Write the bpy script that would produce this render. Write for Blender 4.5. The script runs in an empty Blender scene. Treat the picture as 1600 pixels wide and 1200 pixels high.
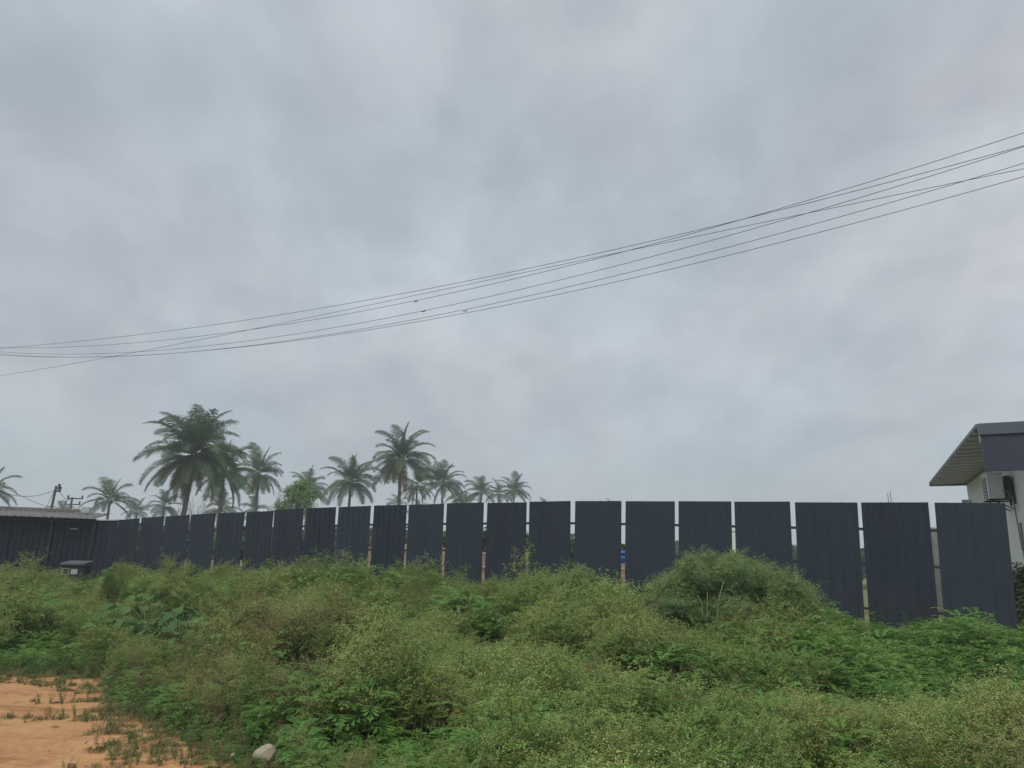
import bpy, math, random
import numpy as np
from mathutils import Vector, Matrix, noise as mnoise

rnd = random.Random(7)
R = math.radians
sc = bpy.context.scene
C = sc.collection

# ------------------------------------------------------------------ camera
EYE = Vector((0.0, 0.0, 1.5))
F = 1150.0                                  # focal length in pixels of a 1600 wide frame
PITCH, ROLL = R(14.0), R(-1.1)
cr, sr, cp, sp = math.cos(ROLL), math.sin(ROLL), math.cos(PITCH), math.sin(PITCH)
ROT = Matrix(((1, 0, 0), (0, cp, -sp), (0, sp, cp))) @ Matrix(((cr, 0, sr), (0, 1, 0), (-sr, 0, cr)))
cam = bpy.data.cameras.new('camera')
cam.sensor_width = 36.0
cam.lens = F / 1600 * 36.0
cam.clip_start = 0.05
cam.clip_end = 5000
co = bpy.data.objects.new('camera', cam)
C.objects.link(co)
rt, fw, up = ROT.col[0], ROT.col[1], ROT.col[2]
co.matrix_world = Matrix(((rt[0], up[0], -fw[0], EYE[0]), (rt[1], up[1], -fw[1], EYE[1]), (rt[2], up[2], -fw[2], EYE[2]), (0, 0, 0, 1)))
sc.camera = co

# ------------------------------------------------------------------ world, sun, exposure
SUN_EL, SUN_AZ = R(58), R(200)              # azimuth measured clockwise from +Y
w = bpy.data.worlds.new('World')
sc.world = w
w.use_nodes = True
nt = w.node_tree
nt.nodes.clear()
N = nt.nodes.new
def lk(a, b): nt.links.new(a, b)
out = N('ShaderNodeOutputWorld')
sky = N('ShaderNodeTexSky')
sky.sky_type = 'NISHITA'; sky.sun_disc = False
sky.sun_elevation = SUN_EL; sky.sun_rotation = SUN_AZ
bg1 = N('ShaderNodeBackground'); bg1.inputs[1].default_value = 0.07
lk(sky.outputs[0], bg1.inputs[0])
tc = N('ShaderNodeTexCoord')
sep = N('ShaderNodeSeparateXYZ'); lk(tc.outputs['Generated'], sep.inputs[0])
def math_node(op, a, b=None):
    m = N('ShaderNodeMath'); m.operation = op
    for i, v in enumerate((a, b)):
        if v is None: continue
        if isinstance(v, (int, float)): m.inputs[i].default_value = v
        else: lk(v, m.inputs[i])
    return m.outputs[0]
den = math_node('ADD', math_node('MAXIMUM', sep.outputs[2], 0.0), 0.42)
cmb = N('ShaderNodeCombineXYZ')
lk(math_node('DIVIDE', sep.outputs[0], den), cmb.inputs[0])
lk(math_node('DIVIDE', sep.outputs[1], den), cmb.inputs[1])
def cloud(scale, detail, rough, dist, off):
    mp = N('ShaderNodeMapping'); mp.inputs['Location'].default_value = off
    mp.inputs['Rotation'].default_value = (0, 0, R(25)); mp.inputs['Scale'].default_value = (1.0, 0.75, 1)
    lk(cmb.outputs[0], mp.inputs[0])
    n = N('ShaderNodeTexNoise'); n.inputs['Scale'].default_value = scale; n.inputs['Detail'].default_value = detail
    n.inputs['Roughness'].default_value = rough; n.inputs['Distortion'].default_value = dist
    lk(mp.outputs[0], n.inputs[0]); return n.outputs[0]
def remap(v, a, b, c, d):
    m = N('ShaderNodeMapRange'); m.interpolation_type = 'SMOOTHSTEP'
    lk(v, m.inputs[0])
    for i, q in zip((1, 2, 3, 4), (a, b, c, d)): m.inputs[i].default_value = q
    return m.outputs[0]
big = remap(cloud(1.25, 3, 0.5, 0.25, (21.4, -3.3, 0)), 0.3, 0.7, 0, 1)
med = remap(cloud(3.4, 5, 0.52, 0.35, (-9.3, 14.2, 0)), 0.3, 0.72, 0, 1)
tint = remap(cloud(2.0, 3, 0.5, 0.2, (12.4, 9.1, 0)), 0.35, 0.65, 0, 1)
fine = remap(cloud(7.5, 6, 0.55, 0.3, (2.7, 6.6, 0)), 0.32, 0.70, 0, 1)
s = math_node('ADD', math_node('ADD', math_node('MULTIPLY', big, 0.36), math_node('MULTIPLY', med, 0.38)), math_node('MULTIPLY', fine, 0.26))
ramp = N('ShaderNodeValToRGB')
ramp.color_ramp.elements[0].position = 0.12; ramp.color_ramp.elements[0].color = (0.385, 0.445, 0.505, 1)
ramp.color_ramp.elements[1].position = 0.85; ramp.color_ramp.elements[1].color = (0.575, 0.645, 0.715, 1)
lk(s, ramp.inputs[0])
ramp2 = N('ShaderNodeValToRGB')
ramp2.color_ramp.elements[0].position = 0.12; ramp2.color_ramp.elements[0].color = (0.425, 0.445, 0.510, 1)
ramp2.color_ramp.elements[1].position = 0.85; ramp2.color_ramp.elements[1].color = (0.630, 0.660, 0.690, 1)
lk(s, ramp2.inputs[0])
mx = N('ShaderNodeMixRGB'); lk(tint, mx.inputs[0]); lk(ramp.outputs[0], mx.inputs[1]); lk(ramp2.outputs[0], mx.inputs[2])
# a thin even veil towards the horizon
hz = remap(sep.outputs[2], -0.02, 0.28, 0.65, 0.0)
mx2 = N('ShaderNodeMixRGB'); lk(hz, mx2.inputs[0]); lk(mx.outputs[0], mx2.inputs[1]); mx2.inputs[2].default_value = (0.440, 0.500, 0.540, 1)
bg2 = N('ShaderNodeBackground'); bg2.inputs[1].default_value = 0.71
lk(mx2.outputs[0], bg2.inputs[0])
ms = N('ShaderNodeMixShader'); ms.inputs[0].default_value = 0.96
lk(bg1.outputs[0], ms.inputs[1]); lk(bg2.outputs[0], ms.inputs[2]); lk(ms.outputs[0], out.inputs[0])

sl = bpy.data.lights.new('sun', 'SUN')
sl.energy = 1.5; sl.angle = R(24); sl.color = (1.0, 0.96, 0.90)
so = bpy.data.objects.new('sun', sl); C.objects.link(so)
sdir = Vector((math.sin(SUN_AZ) * math.cos(SUN_EL), math.cos(SUN_AZ) * math.cos(SUN_EL), math.sin(SUN_EL)))
so.rotation_euler = (-sdir).to_track_quat('-Z', 'Y').to_euler()
vs = sc.view_settings
sc.display_settings.display_device = 'sRGB'
vs.view_transform = 'Standard'; vs.look = 'None'; vs.exposure = 0.5; vs.gamma = 1; vs.use_curve_mapping = False
sc.cycles.max_bounces = 6; sc.cycles.diffuse_bounces = 3; sc.cycles.glossy_bounces = 2
sc.cycles.transmission_bounces = 4; sc.cycles.volume_bounces = 1; sc.cycles.transparent_max_bounces = 8

# ------------------------------------------------------------------ helpers
def ray(px, py):
    return ROT @ Vector((px - 800, F, 600 - py))
def at(px, py, Y):                           # the point seen at that pixel, Y metres out
    d = ray(px, py); return EYE + d * (Y / d.y)
def on_z(px, py, z=0.0):
    d = ray(px, py); return EYE + d * ((z - EYE.z) / d.z)

def tag(o, label=None, cat=None, group=None, kind=None):
    if label: o['label'] = label
    if cat: o['category'] = cat
    if group: o['group'] = group
    if kind: o['kind'] = kind
    return o
def empty(name, loc, rz=0.0, **k):
    o = bpy.data.objects.new(name, None); C.objects.link(o)
    o.location = loc; o.rotation_euler = (0, 0, rz); o.empty_display_size = 0.2
    return tag(o, **k)

class MB:
    def __init__(s): s.v = []; s.f = []; s.m = []
    def add(s, v, f, m=0):
        n = len(s.v); s.v += [tuple(p) for p in v]; s.f += [tuple(i + n for i in q) for q in f]; s.m += [m] * len(f)
    def box(s, c, d, rz=0.0, M=None, m=0):
        hx, hy, hz_ = d[0] / 2, d[1] / 2, d[2] / 2
        P = [Vector((x * hx, y * hy, z * hz_)) for x, y, z in ((-1,-1,-1),(1,-1,-1),(1,1,-1),(-1,1,-1),(-1,-1,1),(1,-1,1),(1,1,1),(-1,1,1))]
        rot = M or Matrix.Rotation(rz, 3, 'Z')
        s.add([rot @ p + Vector(c) for p in P], [(0,3,2,1),(4,5,6,7),(0,1,5,4),(1,2,6,5),(2,3,7,6),(3,0,4,7)], m)
    def tube(s, pts, rad, n=6, m=0, cap=True):
        pts = [Vector(p) for p in pts]
        if not hasattr(rad, '__len__'): rad = [rad] * len(pts)
        V = []; Fc = []
        ref = None
        for i, p in enumerate(pts):
            t = (pts[min(i + 1, len(pts) - 1)] - pts[max(i - 1, 0)]).normalized()
            if ref is None:
                ref = t.cross(Vector((0, 0, 1)) if abs(t.z) < 0.95 else Vector((1, 0, 0))).normalized()
            a = (ref - t * ref.dot(t)).normalized(); ref = a; b = t.cross(a)
            for k in range(n):
                an = 2 * math.pi * k / n
                V.append(p + (a * math.cos(an) + b * math.sin(an)) * rad[i])
        for i in range(len(pts) - 1):
            for k in range(n):
                k2 = (k + 1) % n
                Fc.append((i * n + k, i * n + k2, (i + 1) * n + k2, (i + 1) * n + k))
        if cap:
            Fc.append(tuple(range(n - 1, -1, -1))); Fc.append(tuple((len(pts) - 1) * n + k for k in range(n)))
        s.add(V, Fc, m)
    def mesh(s, name, mats, smooth=False):
        me = bpy.data.meshes.new(name); me.from_pydata(s.v, [], s.f)
        for q in (mats if isinstance(mats, (list, tuple)) else [mats]): me.materials.append(q)
        if any(s.m): me.polygons.foreach_set('material_index', s.m)
        if smooth: me.polygons.foreach_set('use_smooth', [True] * len(s.f))
        me.update(); return me
    def build(s, name, mats, parent=None, smooth=False, **k):
        return link(name, s.mesh(name, mats, smooth), parent, **k)
def link(name, me, parent=None, **k):
    o = bpy.data.objects.new(name, me); C.objects.link(o)
    if parent: o.parent = parent
    return tag(o, **k)

def material(name):
    m = bpy.data.materials.new(name); m.use_nodes = True
    t = m.node_tree; b = t.nodes['Principled BSDF']; return m, t, b
def wnoise(t, scale, detail=4, rough=0.55, coord='Object', stretch=None, ntype=None):
    c = t.nodes.new('ShaderNodeTexCoord') if coord != 'World' else t.nodes.new('ShaderNodeNewGeometry')
    src = c.outputs[coord] if coord != 'World' else c.outputs['Position']
    if stretch:
        mp = t.nodes.new('ShaderNodeMapping'); mp.inputs['Scale'].default_value = stretch
        t.links.new(src, mp.inputs[0]); src = mp.outputs[0]
    n = t.nodes.new('ShaderNodeTexNoise'); n.inputs['Scale'].default_value = scale
    n.inputs['Detail'].default_value = detail; n.inputs['Roughness'].default_value = rough
    t.links.new(src, n.inputs[0]); return n.outputs[0]
def cramp(t, fac, stops):
    r = t.nodes.new('ShaderNodeValToRGB'); e = r.color_ramp.elements
    while len(e) < len(stops): e.new(0.5)
    for q, (p, c) in zip(e, stops): q.position = p; q.color = (*c, 1)
    t.links.new(fac, r.inputs[0]); return r.outputs[0]
def bump(t, b, h, strength, dist):
    n = t.nodes.new('ShaderNodeBump'); n.inputs['Strength'].default_value = strength; n.inputs['Distance'].default_value = dist
    t.links.new(h, n.inputs['Height']); t.links.new(n.outputs[0], b.inputs['Normal'])
def simple(name, c1, c2=None, scale=6.0, rough=0.7, bmp=0.0, bdist=0.01, stretch=None, metallic=0.0, detail=4):
    m, t, b = material(name)
    b.inputs['Roughness'].default_value = rough; b.inputs['Metallic'].default_value = metallic
    n = wnoise(t, scale, detail, stretch=stretch)
    col = cramp(t, n, [(0.3, c1), (0.7, c2 or tuple(x * 0.8 for x in c1))])
    t.links.new(col, b.inputs['Base Color'])
    if bmp: bump(t, b, n, bmp, bdist)
    return m
def foliage_mat(name, dark, light, patch_scale=0.45, trans=0.35, alt=None, rough=0.6):
    """leaf colour varies per plant and in world-space patches"""
    m = bpy.data.materials.new(name); m.use_nodes = True; t = m.node_tree; t.nodes.clear()
    o = t.nodes.new('ShaderNodeOutputMaterial')
    inf = t.nodes.new('ShaderNodeObjectInfo')
    n = wnoise(t, patch_scale, 3, 0.6, 'World')
    n2 = wnoise(t, 9.0, 2, 0.6, 'World')
    a = t.nodes.new('ShaderNodeMath'); a.operation = 'MULTIPLY_ADD'
    t.links.new(inf.outputs['Random'], a.inputs[0]); a.inputs[1].default_value = 0.35; t.links.new(n, a.inputs[2])
    a2 = t.nodes.new('ShaderNodeMath'); a2.operation = 'MULTIPLY_ADD'
    t.links.new(n2, a2.inputs[0]); a2.inputs[1].default_value = 0.35; t.links.new(a.outputs[0], a2.inputs[2])
    stops = [(0.50, dark), (1.05 if not alt else 0.85, light)]
    if alt: stops.append((1.0, alt))
    stops = [(min(p, 1.0), c) for p, c in stops]
    col = cramp(t, a2.outputs[0], stops)
    d = t.nodes.new('ShaderNodeBsdfPrincipled'); d.inputs['Roughness'].default_value = rough
    d.inputs['Specular IOR Level'].default_value = 0.3
    tr = t.nodes.new('ShaderNodeBsdfTranslucent')
    t.links.new(col, d.inputs['Base Color']); t.links.new(col, tr.inputs[0])
    ms = t.nodes.new('ShaderNodeMixShader'); ms.inputs[0].default_value = trans
    t.links.new(d.outputs[0], ms.inputs[1]); t.links.new(tr.outputs[0], ms.inputs[2]); t.links.new(ms.outputs[0], o.inputs[0])
    return m

def fnoise(x, y, s=1.0, seed=0.0):
    return mnoise.noise(Vector((x * s + seed, y * s - seed * 0.7, seed * 1.3)))
def sstep(a, b, x):
    t = max(0.0, min(1.0, (x - a) / (b - a))); return t * t * (3 - 2 * t)

# ------------------------------------------------------------------ haze
HZ = MB(); HZ.box((0, 400, 19.0), (1700, 1000, 43.0))
mh = bpy.data.materials.new('haze_air'); mh.use_nodes = True; th = mh.node_tree
th.nodes.clear(); oh = th.nodes.new('ShaderNodeOutputMaterial'); vh = th.nodes.new('ShaderNodeVolumePrincipled')
vh.inputs['Color'].default_value = (0.86, 0.93, 1.0, 1); vh.inputs['Density'].default_value = 0.0014
th.links.new(vh.outputs[0], oh.inputs['Volume'])
HZ.build('haze', mh, label='thin pale haze in the air over the field', kind='stuff')

# ------------------------------------------------------------------ fence line (from the gaps between its panels)
GAPX = [187, 222, 260, 300, 341, 385, 430, 479, 528, 582, 637, 696, 758, 824, 893, 970, 1052, 1140, 1233, 1337, 1449, 1567]
GAPY = [812, 809, 806.5, 804, 801.5, 800, 797.5, 794, 792, 790, 789, 787, 785.5, 784, 783, 783, 783.5, 784, 784.5, 785, 785.5, 787]
FA, FB = Vector((-13.0, 25.0)), Vector((9.7, 12.55))     # fence line in plan
FD = (FB - FA).normalized()
def on_fence(px, py):
    d = ray(px, py)                                       # intersect the ray with the vertical fence plane
    n = Vector((-FD.y, FD.x))
    k = (n.dot(FA - EYE.xy)) / n.dot(Vector((d.x, d.y)))
    return EYE + d * k
FP = [on_fence(x, y) for x, y in zip(GAPX, GAPY)]
FU = [(p.xy - FA).dot(FD) for p in FP]
FZ = [p.z for p in FP]
# smooth the tops a little so that the sheets step rather than jump
PH = 2.40
def fence_y(x): return FA.y + (x - FA.x) * FD.y / FD.x
def fence_base(x):
    u = (x - FA.x) / FD.x
    return float(np.interp(u, FU, FZ)) - PH

# ------------------------------------------------------------------ terrain
def ground_z(x, y):
    fy = fence_y(max(-13, min(10, x)))
    base = fence_base(x) - 0.03
    near = sstep(fy - 8.5, fy - 1.0, y)
    far = 1 - sstep(fy + 8, fy + 40, y)
    z = base * near * far if y > fy else base * near
    dirt = 0.02 * fnoise(x, y, 2.2, 3.0) + 0.05 * fnoise(x, y, 0.6, 9.0)
    return z + dirt * (1 - 0.5 * near) + (0.35 * fnoise(x, y, 0.02, 4.0) * sstep(60, 160, y))
def sinh_axis(a, b, n, c, k):
    lo, hi = math.asinh((a - c) / k), math.asinh((b - c) / k)
    return [c + k * math.sinh(lo + (hi - lo) * i / (n - 1)) for i in range(n)]
xs = sinh_axis(-900, 900, 210, -2, 3.5); ys = sinh_axis(-60, 1500, 200, 6.5, 3.0)
gv = [(x, y, ground_z(x, y)) for y in ys for x in xs]
nx = len(xs)
gf = [(j * nx + i, j * nx + i + 1, (j + 1) * nx + i + 1, (j + 1) * nx + i) for j in range(len(ys) - 1) for i in range(nx - 1)]
gm = bpy.data.meshes.new('ground'); gm.from_pydata(gv, [], gf); gm.polygons.foreach_set('use_smooth', [True] * len(gf))

# bare-earth track: polygon on the ground, read off its edge
DIRT_PX = [(-900, 1075), (-300, 1062), (0, 1054), (60, 1058), (150, 1062), (160, 1085), (150, 1112), (215, 1128), (262, 1150), (300, 1170), (326, 1190), (345, 1215), (400, 1300), (-900, 2400)]
DIRT = [on_z(*p).xy for p in DIRT_PX[:13]] + [Vector((-0.6, 2.0)), Vector((1.0, -6)), Vector((-30, -6))]
def inside(x, y, P=DIRT):
    c = False; j = len(P) - 1
    for i in range(len(P)):
        if (P[i][1] > y) != (P[j][1] > y) and x < (P[j][0] - P[i][0]) * (y - P[i][1]) / (P[j][1] - P[i][1]) + P[i][0]: c = not c
        j = i
    return c
def edge_dist(x, y, P=DIRT):
    best = 1e9; p = Vector((x, y))
    for i in range(len(P)):
        a, b = P[i], P[(i + 1) % len(P)]; ab = b - a
        t = max(0, min(1, (p - a).dot(ab) / max(ab.length_squared, 1e-9))); best = min(best, (a + ab * t - p).length)
    return best if inside(x, y, P) else -best       # positive inside the dirt
da = gm.attributes.new('dirt', 'FLOAT', 'POINT')
vals = []
for x, y, z in gv:
    if -60 < x < 12 and -20 < y < 20:
        vals.append(max(-2.0, min(2.0, edge_dist(x, y))))
    else: vals.append(-2.0)
da.data.foreach_set('value', vals)
m, t, b = material('earth_and_shaded_undergrowth')
at_ = t.nodes.new('ShaderNodeAttribute'); at_.attribute_name = 'dirt'
def T(op, a, b_=None, c=None):
    q = t.nodes.new('ShaderNodeMath'); q.operation = op
    for i, v in enumerate((a, b_, c)):
        if v is None: continue
        if isinstance(v, (int, float)): q.inputs[i].default_value = v
        else: t.links.new(v, q.inputs[i])
    return q.outputs[0]
n1 = wnoise(t, 1.3, 5, 0.6, 'World'); n2 = wnoise(t, 14, 5, 0.65, 'World'); n3 = wnoise(t, 0.35, 3, 0.5, 'World')
sand = cramp(t, n1, [(0.30, (0.38, 0.175, 0.075)), (0.62, (0.54, 0.31, 0.140))])
soil2 = cramp(t, n2, [(0.35, (0.30, 0.14, 0.065)), (0.7, (0.57, 0.34, 0.165))])
mx0 = t.nodes.new('ShaderNodeMixRGB'); mx0.inputs[0].default_value = 0.35; t.links.new(sand, mx0.inputs[1]); t.links.new(soil2, mx0.inputs[2])
n4 = wnoise(t, 0.9, 5, 0.65, 'World', stretch=(1.0, 2.4, 1))
pm = t.nodes.new('ShaderNodeMapRange'); pm.interpolation_type = 'SMOOTHSTEP'; t.links.new(n4, pm.inputs[0]); pm.inputs[1].default_value = 0.50; pm.inputs[2].default_value = 0.66; pm.inputs[4].default_value = 0.75
mxs = t.nodes.new('ShaderNodeMixRGB'); t.links.new(pm.outputs[0], mxs.inputs[0]); t.links.new(mx0.outputs[0], mxs.inputs[1]); mxs.inputs[2].default_value = (0.27, 0.125, 0.06, 1)
und_shade = cramp(t, n2, [(0.35, (0.020, 0.025, 0.010)), (0.7, (0.045, 0.042, 0.020))])  # hollow shade put into the soil colour, so gaps between weeds look dark
far = cramp(t, n3, [(0.35, (0.10, 0.12, 0.045)), (0.65, (0.20, 0.19, 0.085))])
geo = t.nodes.new('ShaderNodeNewGeometry'); sepg = t.nodes.new('ShaderNodeSeparateXYZ'); t.links.new(geo.outputs['Position'], sepg.inputs[0])
# behind the fence: y - (fence line) > 0
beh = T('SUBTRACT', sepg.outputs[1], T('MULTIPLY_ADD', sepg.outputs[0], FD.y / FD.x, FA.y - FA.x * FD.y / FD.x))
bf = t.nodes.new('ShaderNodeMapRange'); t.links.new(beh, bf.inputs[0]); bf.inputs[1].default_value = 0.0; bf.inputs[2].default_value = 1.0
mxu = t.nodes.new('ShaderNodeMixRGB'); t.links.new(bf.outputs[0], mxu.inputs[0]); t.links.new(und_shade, mxu.inputs[1]); t.links.new(far, mxu.inputs[2])
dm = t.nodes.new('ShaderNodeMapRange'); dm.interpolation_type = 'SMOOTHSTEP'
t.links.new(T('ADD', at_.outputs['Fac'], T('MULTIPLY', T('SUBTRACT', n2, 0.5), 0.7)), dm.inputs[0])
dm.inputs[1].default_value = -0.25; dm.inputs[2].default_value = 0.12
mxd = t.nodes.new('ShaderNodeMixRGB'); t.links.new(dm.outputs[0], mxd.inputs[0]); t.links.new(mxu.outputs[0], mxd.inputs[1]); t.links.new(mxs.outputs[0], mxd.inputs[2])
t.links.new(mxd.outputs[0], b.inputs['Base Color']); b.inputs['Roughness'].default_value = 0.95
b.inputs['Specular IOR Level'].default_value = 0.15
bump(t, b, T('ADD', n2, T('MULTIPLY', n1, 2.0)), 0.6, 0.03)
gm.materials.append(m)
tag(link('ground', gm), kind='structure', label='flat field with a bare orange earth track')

# ------------------------------------------------------------------ materials
def panel_material(name, c1, c2):
    m, t, b = material(name)
    inf = t.nodes.new('ShaderNodeObjectInfo')
    n = wnoise(t, 1.6, 5, 0.6, stretch=(3.0, 3.0, 0.5))
    n2 = wnoise(t, 30, 3, 0.6, stretch=(1, 1, 0.08))
    a = t.nodes.new('ShaderNodeMath'); a.operation = 'MULTIPLY_ADD'; t.links.new(inf.outputs['Random'], a.inputs[0]); a.inputs[1].default_value = 0.40; t.links.new(n, a.inputs[2])
    col = cramp(t, a.outputs[0], [(0.35, c1), (0.85, c2)])
    # a pale dust film splashed along the lower part
    tcx = t.nodes.new('ShaderNodeTexCoord'); sz = t.nodes.new('ShaderNodeSeparateXYZ'); t.links.new(tcx.outputs['Object'], sz.inputs[0])
    mr = t.nodes.new('ShaderNodeMapRange'); t.links.new(sz.outputs[2], mr.inputs[0]); mr.inputs[1].default_value = 0.0; mr.inputs[2].default_value = 1.1; mr.inputs[3].default_value = 0.16; mr.inputs[4].default_value = 0.0
    mu = t.nodes.new('ShaderNodeMath'); mu.operation = 'MULTIPLY'; t.links.new(mr.outputs[0], mu.inputs[0]); t.links.new(n2, mu.inputs[1])
    mm = t.nodes.new('ShaderNodeMixRGB'); t.links.new(mu.outputs[0], mm.inputs[0]); t.links.new(col, mm.inputs[1]); mm.inputs[2].default_value = (0.16, 0.11, 0.08, 1)
    t.links.new(mm.outputs[0], b.inputs['Base Color'])
    rr_ = t.nodes.new('ShaderNodeMapRange'); t.links.new(wnoise(t, 2.2, 6, 0.7), rr_.inputs[0]); rr_.inputs[3].default_value = 0.30; rr_.inputs[4].default_value = 0.62
    t.links.new(rr_.outputs[0], b.inputs['Roughness'])
    b.inputs['Specular IOR Level'].default_value = 0.30
    bump(t, b, n, 0.5, 0.05)
    return m
M_panel = panel_material('dark_slate_sheet', (0.016, 0.024, 0.036), (0.027, 0.038, 0.053))
M_shed = panel_material('dark_violet_sheet', (0.015, 0.017, 0.032), (0.022, 0.025, 0.044))
M_steel = simple('dark_painted_steel', (0.018, 0.019, 0.022), (0.03, 0.03, 0.032), 8, 0.5)
M_zinc = simple('weathered_zinc', (0.10, 0.10, 0.10), (0.17, 0.165, 0.16), 3, 0.7, 0.1, stretch=(1, 1, 0.3))
M_trimpale = simple('pale_metal_trim', (0.50, 0.50, 0.50), (0.42, 0.43, 0.44), 3, 0.5)
M_white = simple('off_white_render', (0.74, 0.75, 0.74), (0.66, 0.68, 0.67), 1.2, 0.8, 0.1)
M_soffit = simple('grey_soffit_sheet', (0.46, 0.465, 0.50), (0.40, 0.405, 0.44), 2, 0.55)
M_navy = simple('navy_fascia_sheet', (0.030, 0.036, 0.058), (0.038, 0.044, 0.066), 1.0, 0.5)
M_slate = simple('slate_trim', (0.085, 0.105, 0.125), (0.10, 0.12, 0.14), 2, 0.5)
M_acw = simple('white_casing', (0.62, 0.62, 0.62), (0.55, 0.55, 0.56), 3, 0.45)
M_black = simple('black_plastic', (0.02, 0.02, 0.022), (0.03, 0.03, 0.03), 6, 0.5)
M_bark = simple('palm_bark', (0.10, 0.085, 0.07), (0.17, 0.15, 0.125), 2.5, 0.9, 0.6, 0.05, stretch=(1, 1, 5))
M_wire = simple('wire_aluminium', (0.07, 0.07, 0.075), (0.10, 0.10, 0.10), 2, 0.6)
M_conc = simple('weathered_concrete', (0.26, 0.25, 0.23), (0.36, 0.35, 0.33), 4, 0.9, 0.3, 0.01)
M_brick = simple('fired_brick', (0.26, 0.12, 0.09), (0.50, 0.44, 0.36), 6, 0.9, 0.3, 0.01)
M_blue = simple('blue_plastic', (0.01, 0.10, 0.42), (0.02, 0.13, 0.48), 3, 0.4)
M_stone = simple('pale_stone', (0.30, 0.26, 0.19), (0.46, 0.41, 0.31), 9, 0.85, 0.6, 0.01)
M_ochre = simple('stained_rust_sheet', (0.06, 0.042, 0.036), (0.035, 0.030, 0.036), 2, 0.6, stretch=(3, 3, 0.4))

# ------------------------------------------------------------------ fence
def sheet_mesh(name, wdt, h, ribs, mat, depth=0.028, th=0.004):
    """profiled steel sheet: trapezoid ribs, closed thin section, along +X, facing -Y"""
    pts = []
    p = wdt / ribs
    for i in range(ribs):
        x = i * p
        pts += [(x, 0), (x + p * 0.55, 0), (x + p * 0.70, -depth), (x + p * 0.85, -depth)]
    pts.append((wdt, 0))
    n = len(pts); V = []
    for z in (0, h):
        V += [(x, y, z) for x, y in pts] + [(x, y + th, z) for x, y in pts]
    Fc = []
    for i in range(n - 1):
        Fc.append((i, i + 1, 2 * n + i + 1, 2 * n + i))
        Fc.append((n + i + 1, n + i, 3 * n + i, 3 * n + i + 1))
        Fc.append((2 * n + i, 2 * n + i + 1, 3 * n + i + 1, 3 * n + i))
        Fc.append((i + 1, i, n + i, n + i + 1))
    Fc.append((0, 2 * n, 3 * n, n)); Fc.append((n - 1, 2 * n - 1, 4 * n - 1, 3 * n - 1))
    me = bpy.data.meshes.new(name); me.from_pydata(V, [], Fc); me.materials.append(mat); me.update(); return me
UW = 1.10
sheets = [sheet_mesh('fence_sheet', UW, PH, k, M_panel, dd) for k, dd in ((5, 0.016), (6, 0.013), (5, 0.012), (6, 0.030), (6, 0.026), (5, 0.030))]
fz0 = min(FZ) - PH
fang = math.atan2(FD.y, FD.x)
fence = empty('sheet_metal_fence', (FA.x, FA.y, fz0), fang, label='long dark slate fence of ribbed metal sheets with narrow gaps', cat='fence')
GAPW = 0.078
for i in range(len(FU) - 1):
    u0, u1 = FU[i] + GAPW / 2, FU[i + 1] - GAPW / 2
    if i == 0: u0 = FU[0] + 0.02
    o = link('panel', sheets[(i * 7 + i // 3) % 3 + (3 if i < 10 else 0)], fence)
    zt = 0.5 * (FZ[i] + FZ[i + 1])
    o.location = (u0, rnd.uniform(-0.006, 0.006), zt - PH - fz0)
    o.scale = ((u1 - u0) / UW, 1, 1)
    sl_ = math.atan2(FZ[i + 1] - FZ[i], FU[i + 1] - FU[i])
    o.rotation_euler = (rnd.uniform(-0.006, 0.006), -sl_ * 0.9 + rnd.uniform(-0.004, 0.004), 0)
    o.location.z += rnd.uniform(-0.008, 0.008)
    o.location.z -= (zt - FZ[i]) * 0.9
# rails and posts behind the sheets
for drop in (0.50, 1.15, 1.95):
    q = MB()
    for i in range(len(FU) - 1):
        a = Vector((FU[i], 0.035, FZ[i] - fz0 - drop)); c = Vector((FU[i + 1], 0.035, FZ[i + 1] - fz0 - drop))
        dd = c - a; rotm = Matrix.Rotation(-math.atan2(dd.z, dd.x), 3, 'Y')
        q.box((a + c) / 2, (dd.length, 0.04, 0.05), M=rotm)
    q.build('rail', M_steel, fence)
for i in range(0, len(FU) - 1, 2):
    q = MB(); uc = 0.5 * (FU[i] + FU[i + 1]); zt = 0.5 * (FZ[i] + FZ[i + 1]) - fz0
    q.box((uc, 0.09, zt / 2 - 0.15), (0.06, 0.06, zt + 0.2)); q.build('post', M_steel, fence)

# ------------------------------------------------------------------ shed on the left
e0 = at(-260, 0, 25.6).x                     # runs out of the frame on the left
S0 = at(150, 812, 25.4); S1 = at(0, 807, 24.4)
sd = (S0.xy - S1.xy).normalized(); sang = math.atan2(sd.y, sd.x)
SL = 9.5
so_ = Vector((S0.x, S0.y)) - sd * SL
zb = 0.25
shed = empty('metal_shed', (so_.x, so_.y, zb), sang, label='low metal shed with dark ribbed walls and pale corrugated roof', cat='shed')
sh = S0.z - zb - 0.03
nsh = 8
shm = sheet_mesh('shed_sheet', SL / nsh - 0.012, sh, 7, M_shed, 0.022)
shr = sheet_mesh('shed_sheet_rusty', SL / nsh - 0.012, sh, 7, M_ochre, 0.022)
for i in range(nsh):
    o = link('panel', shr if i == 5 and False else shm, shed); o.location = (i * SL / nsh + 0.006, rnd.uniform(-.004, .004), 0)
q = MB(); q.box((SL / 2, 2.4, sh / 2), (SL - 0.02, 4.6, sh - 0.02)); q.build('back_wall', M_shed, shed)
# door leaf framing near the right end
dx = SL - 1.25
q = MB(); q.box((dx, -0.05, sh / 2), (0.06, 0.05, sh)); q.box((SL - 0.04, -0.05, sh / 2), (0.07, 0.05, sh)); q.build('door_frame', M_steel, shed)
q = MB(); q.box((SL - 0.6, -0.06, sh - 0.30), (0.22, 0.03, 0.03)); q.build('bolt', M_trimpale, shed)
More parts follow.
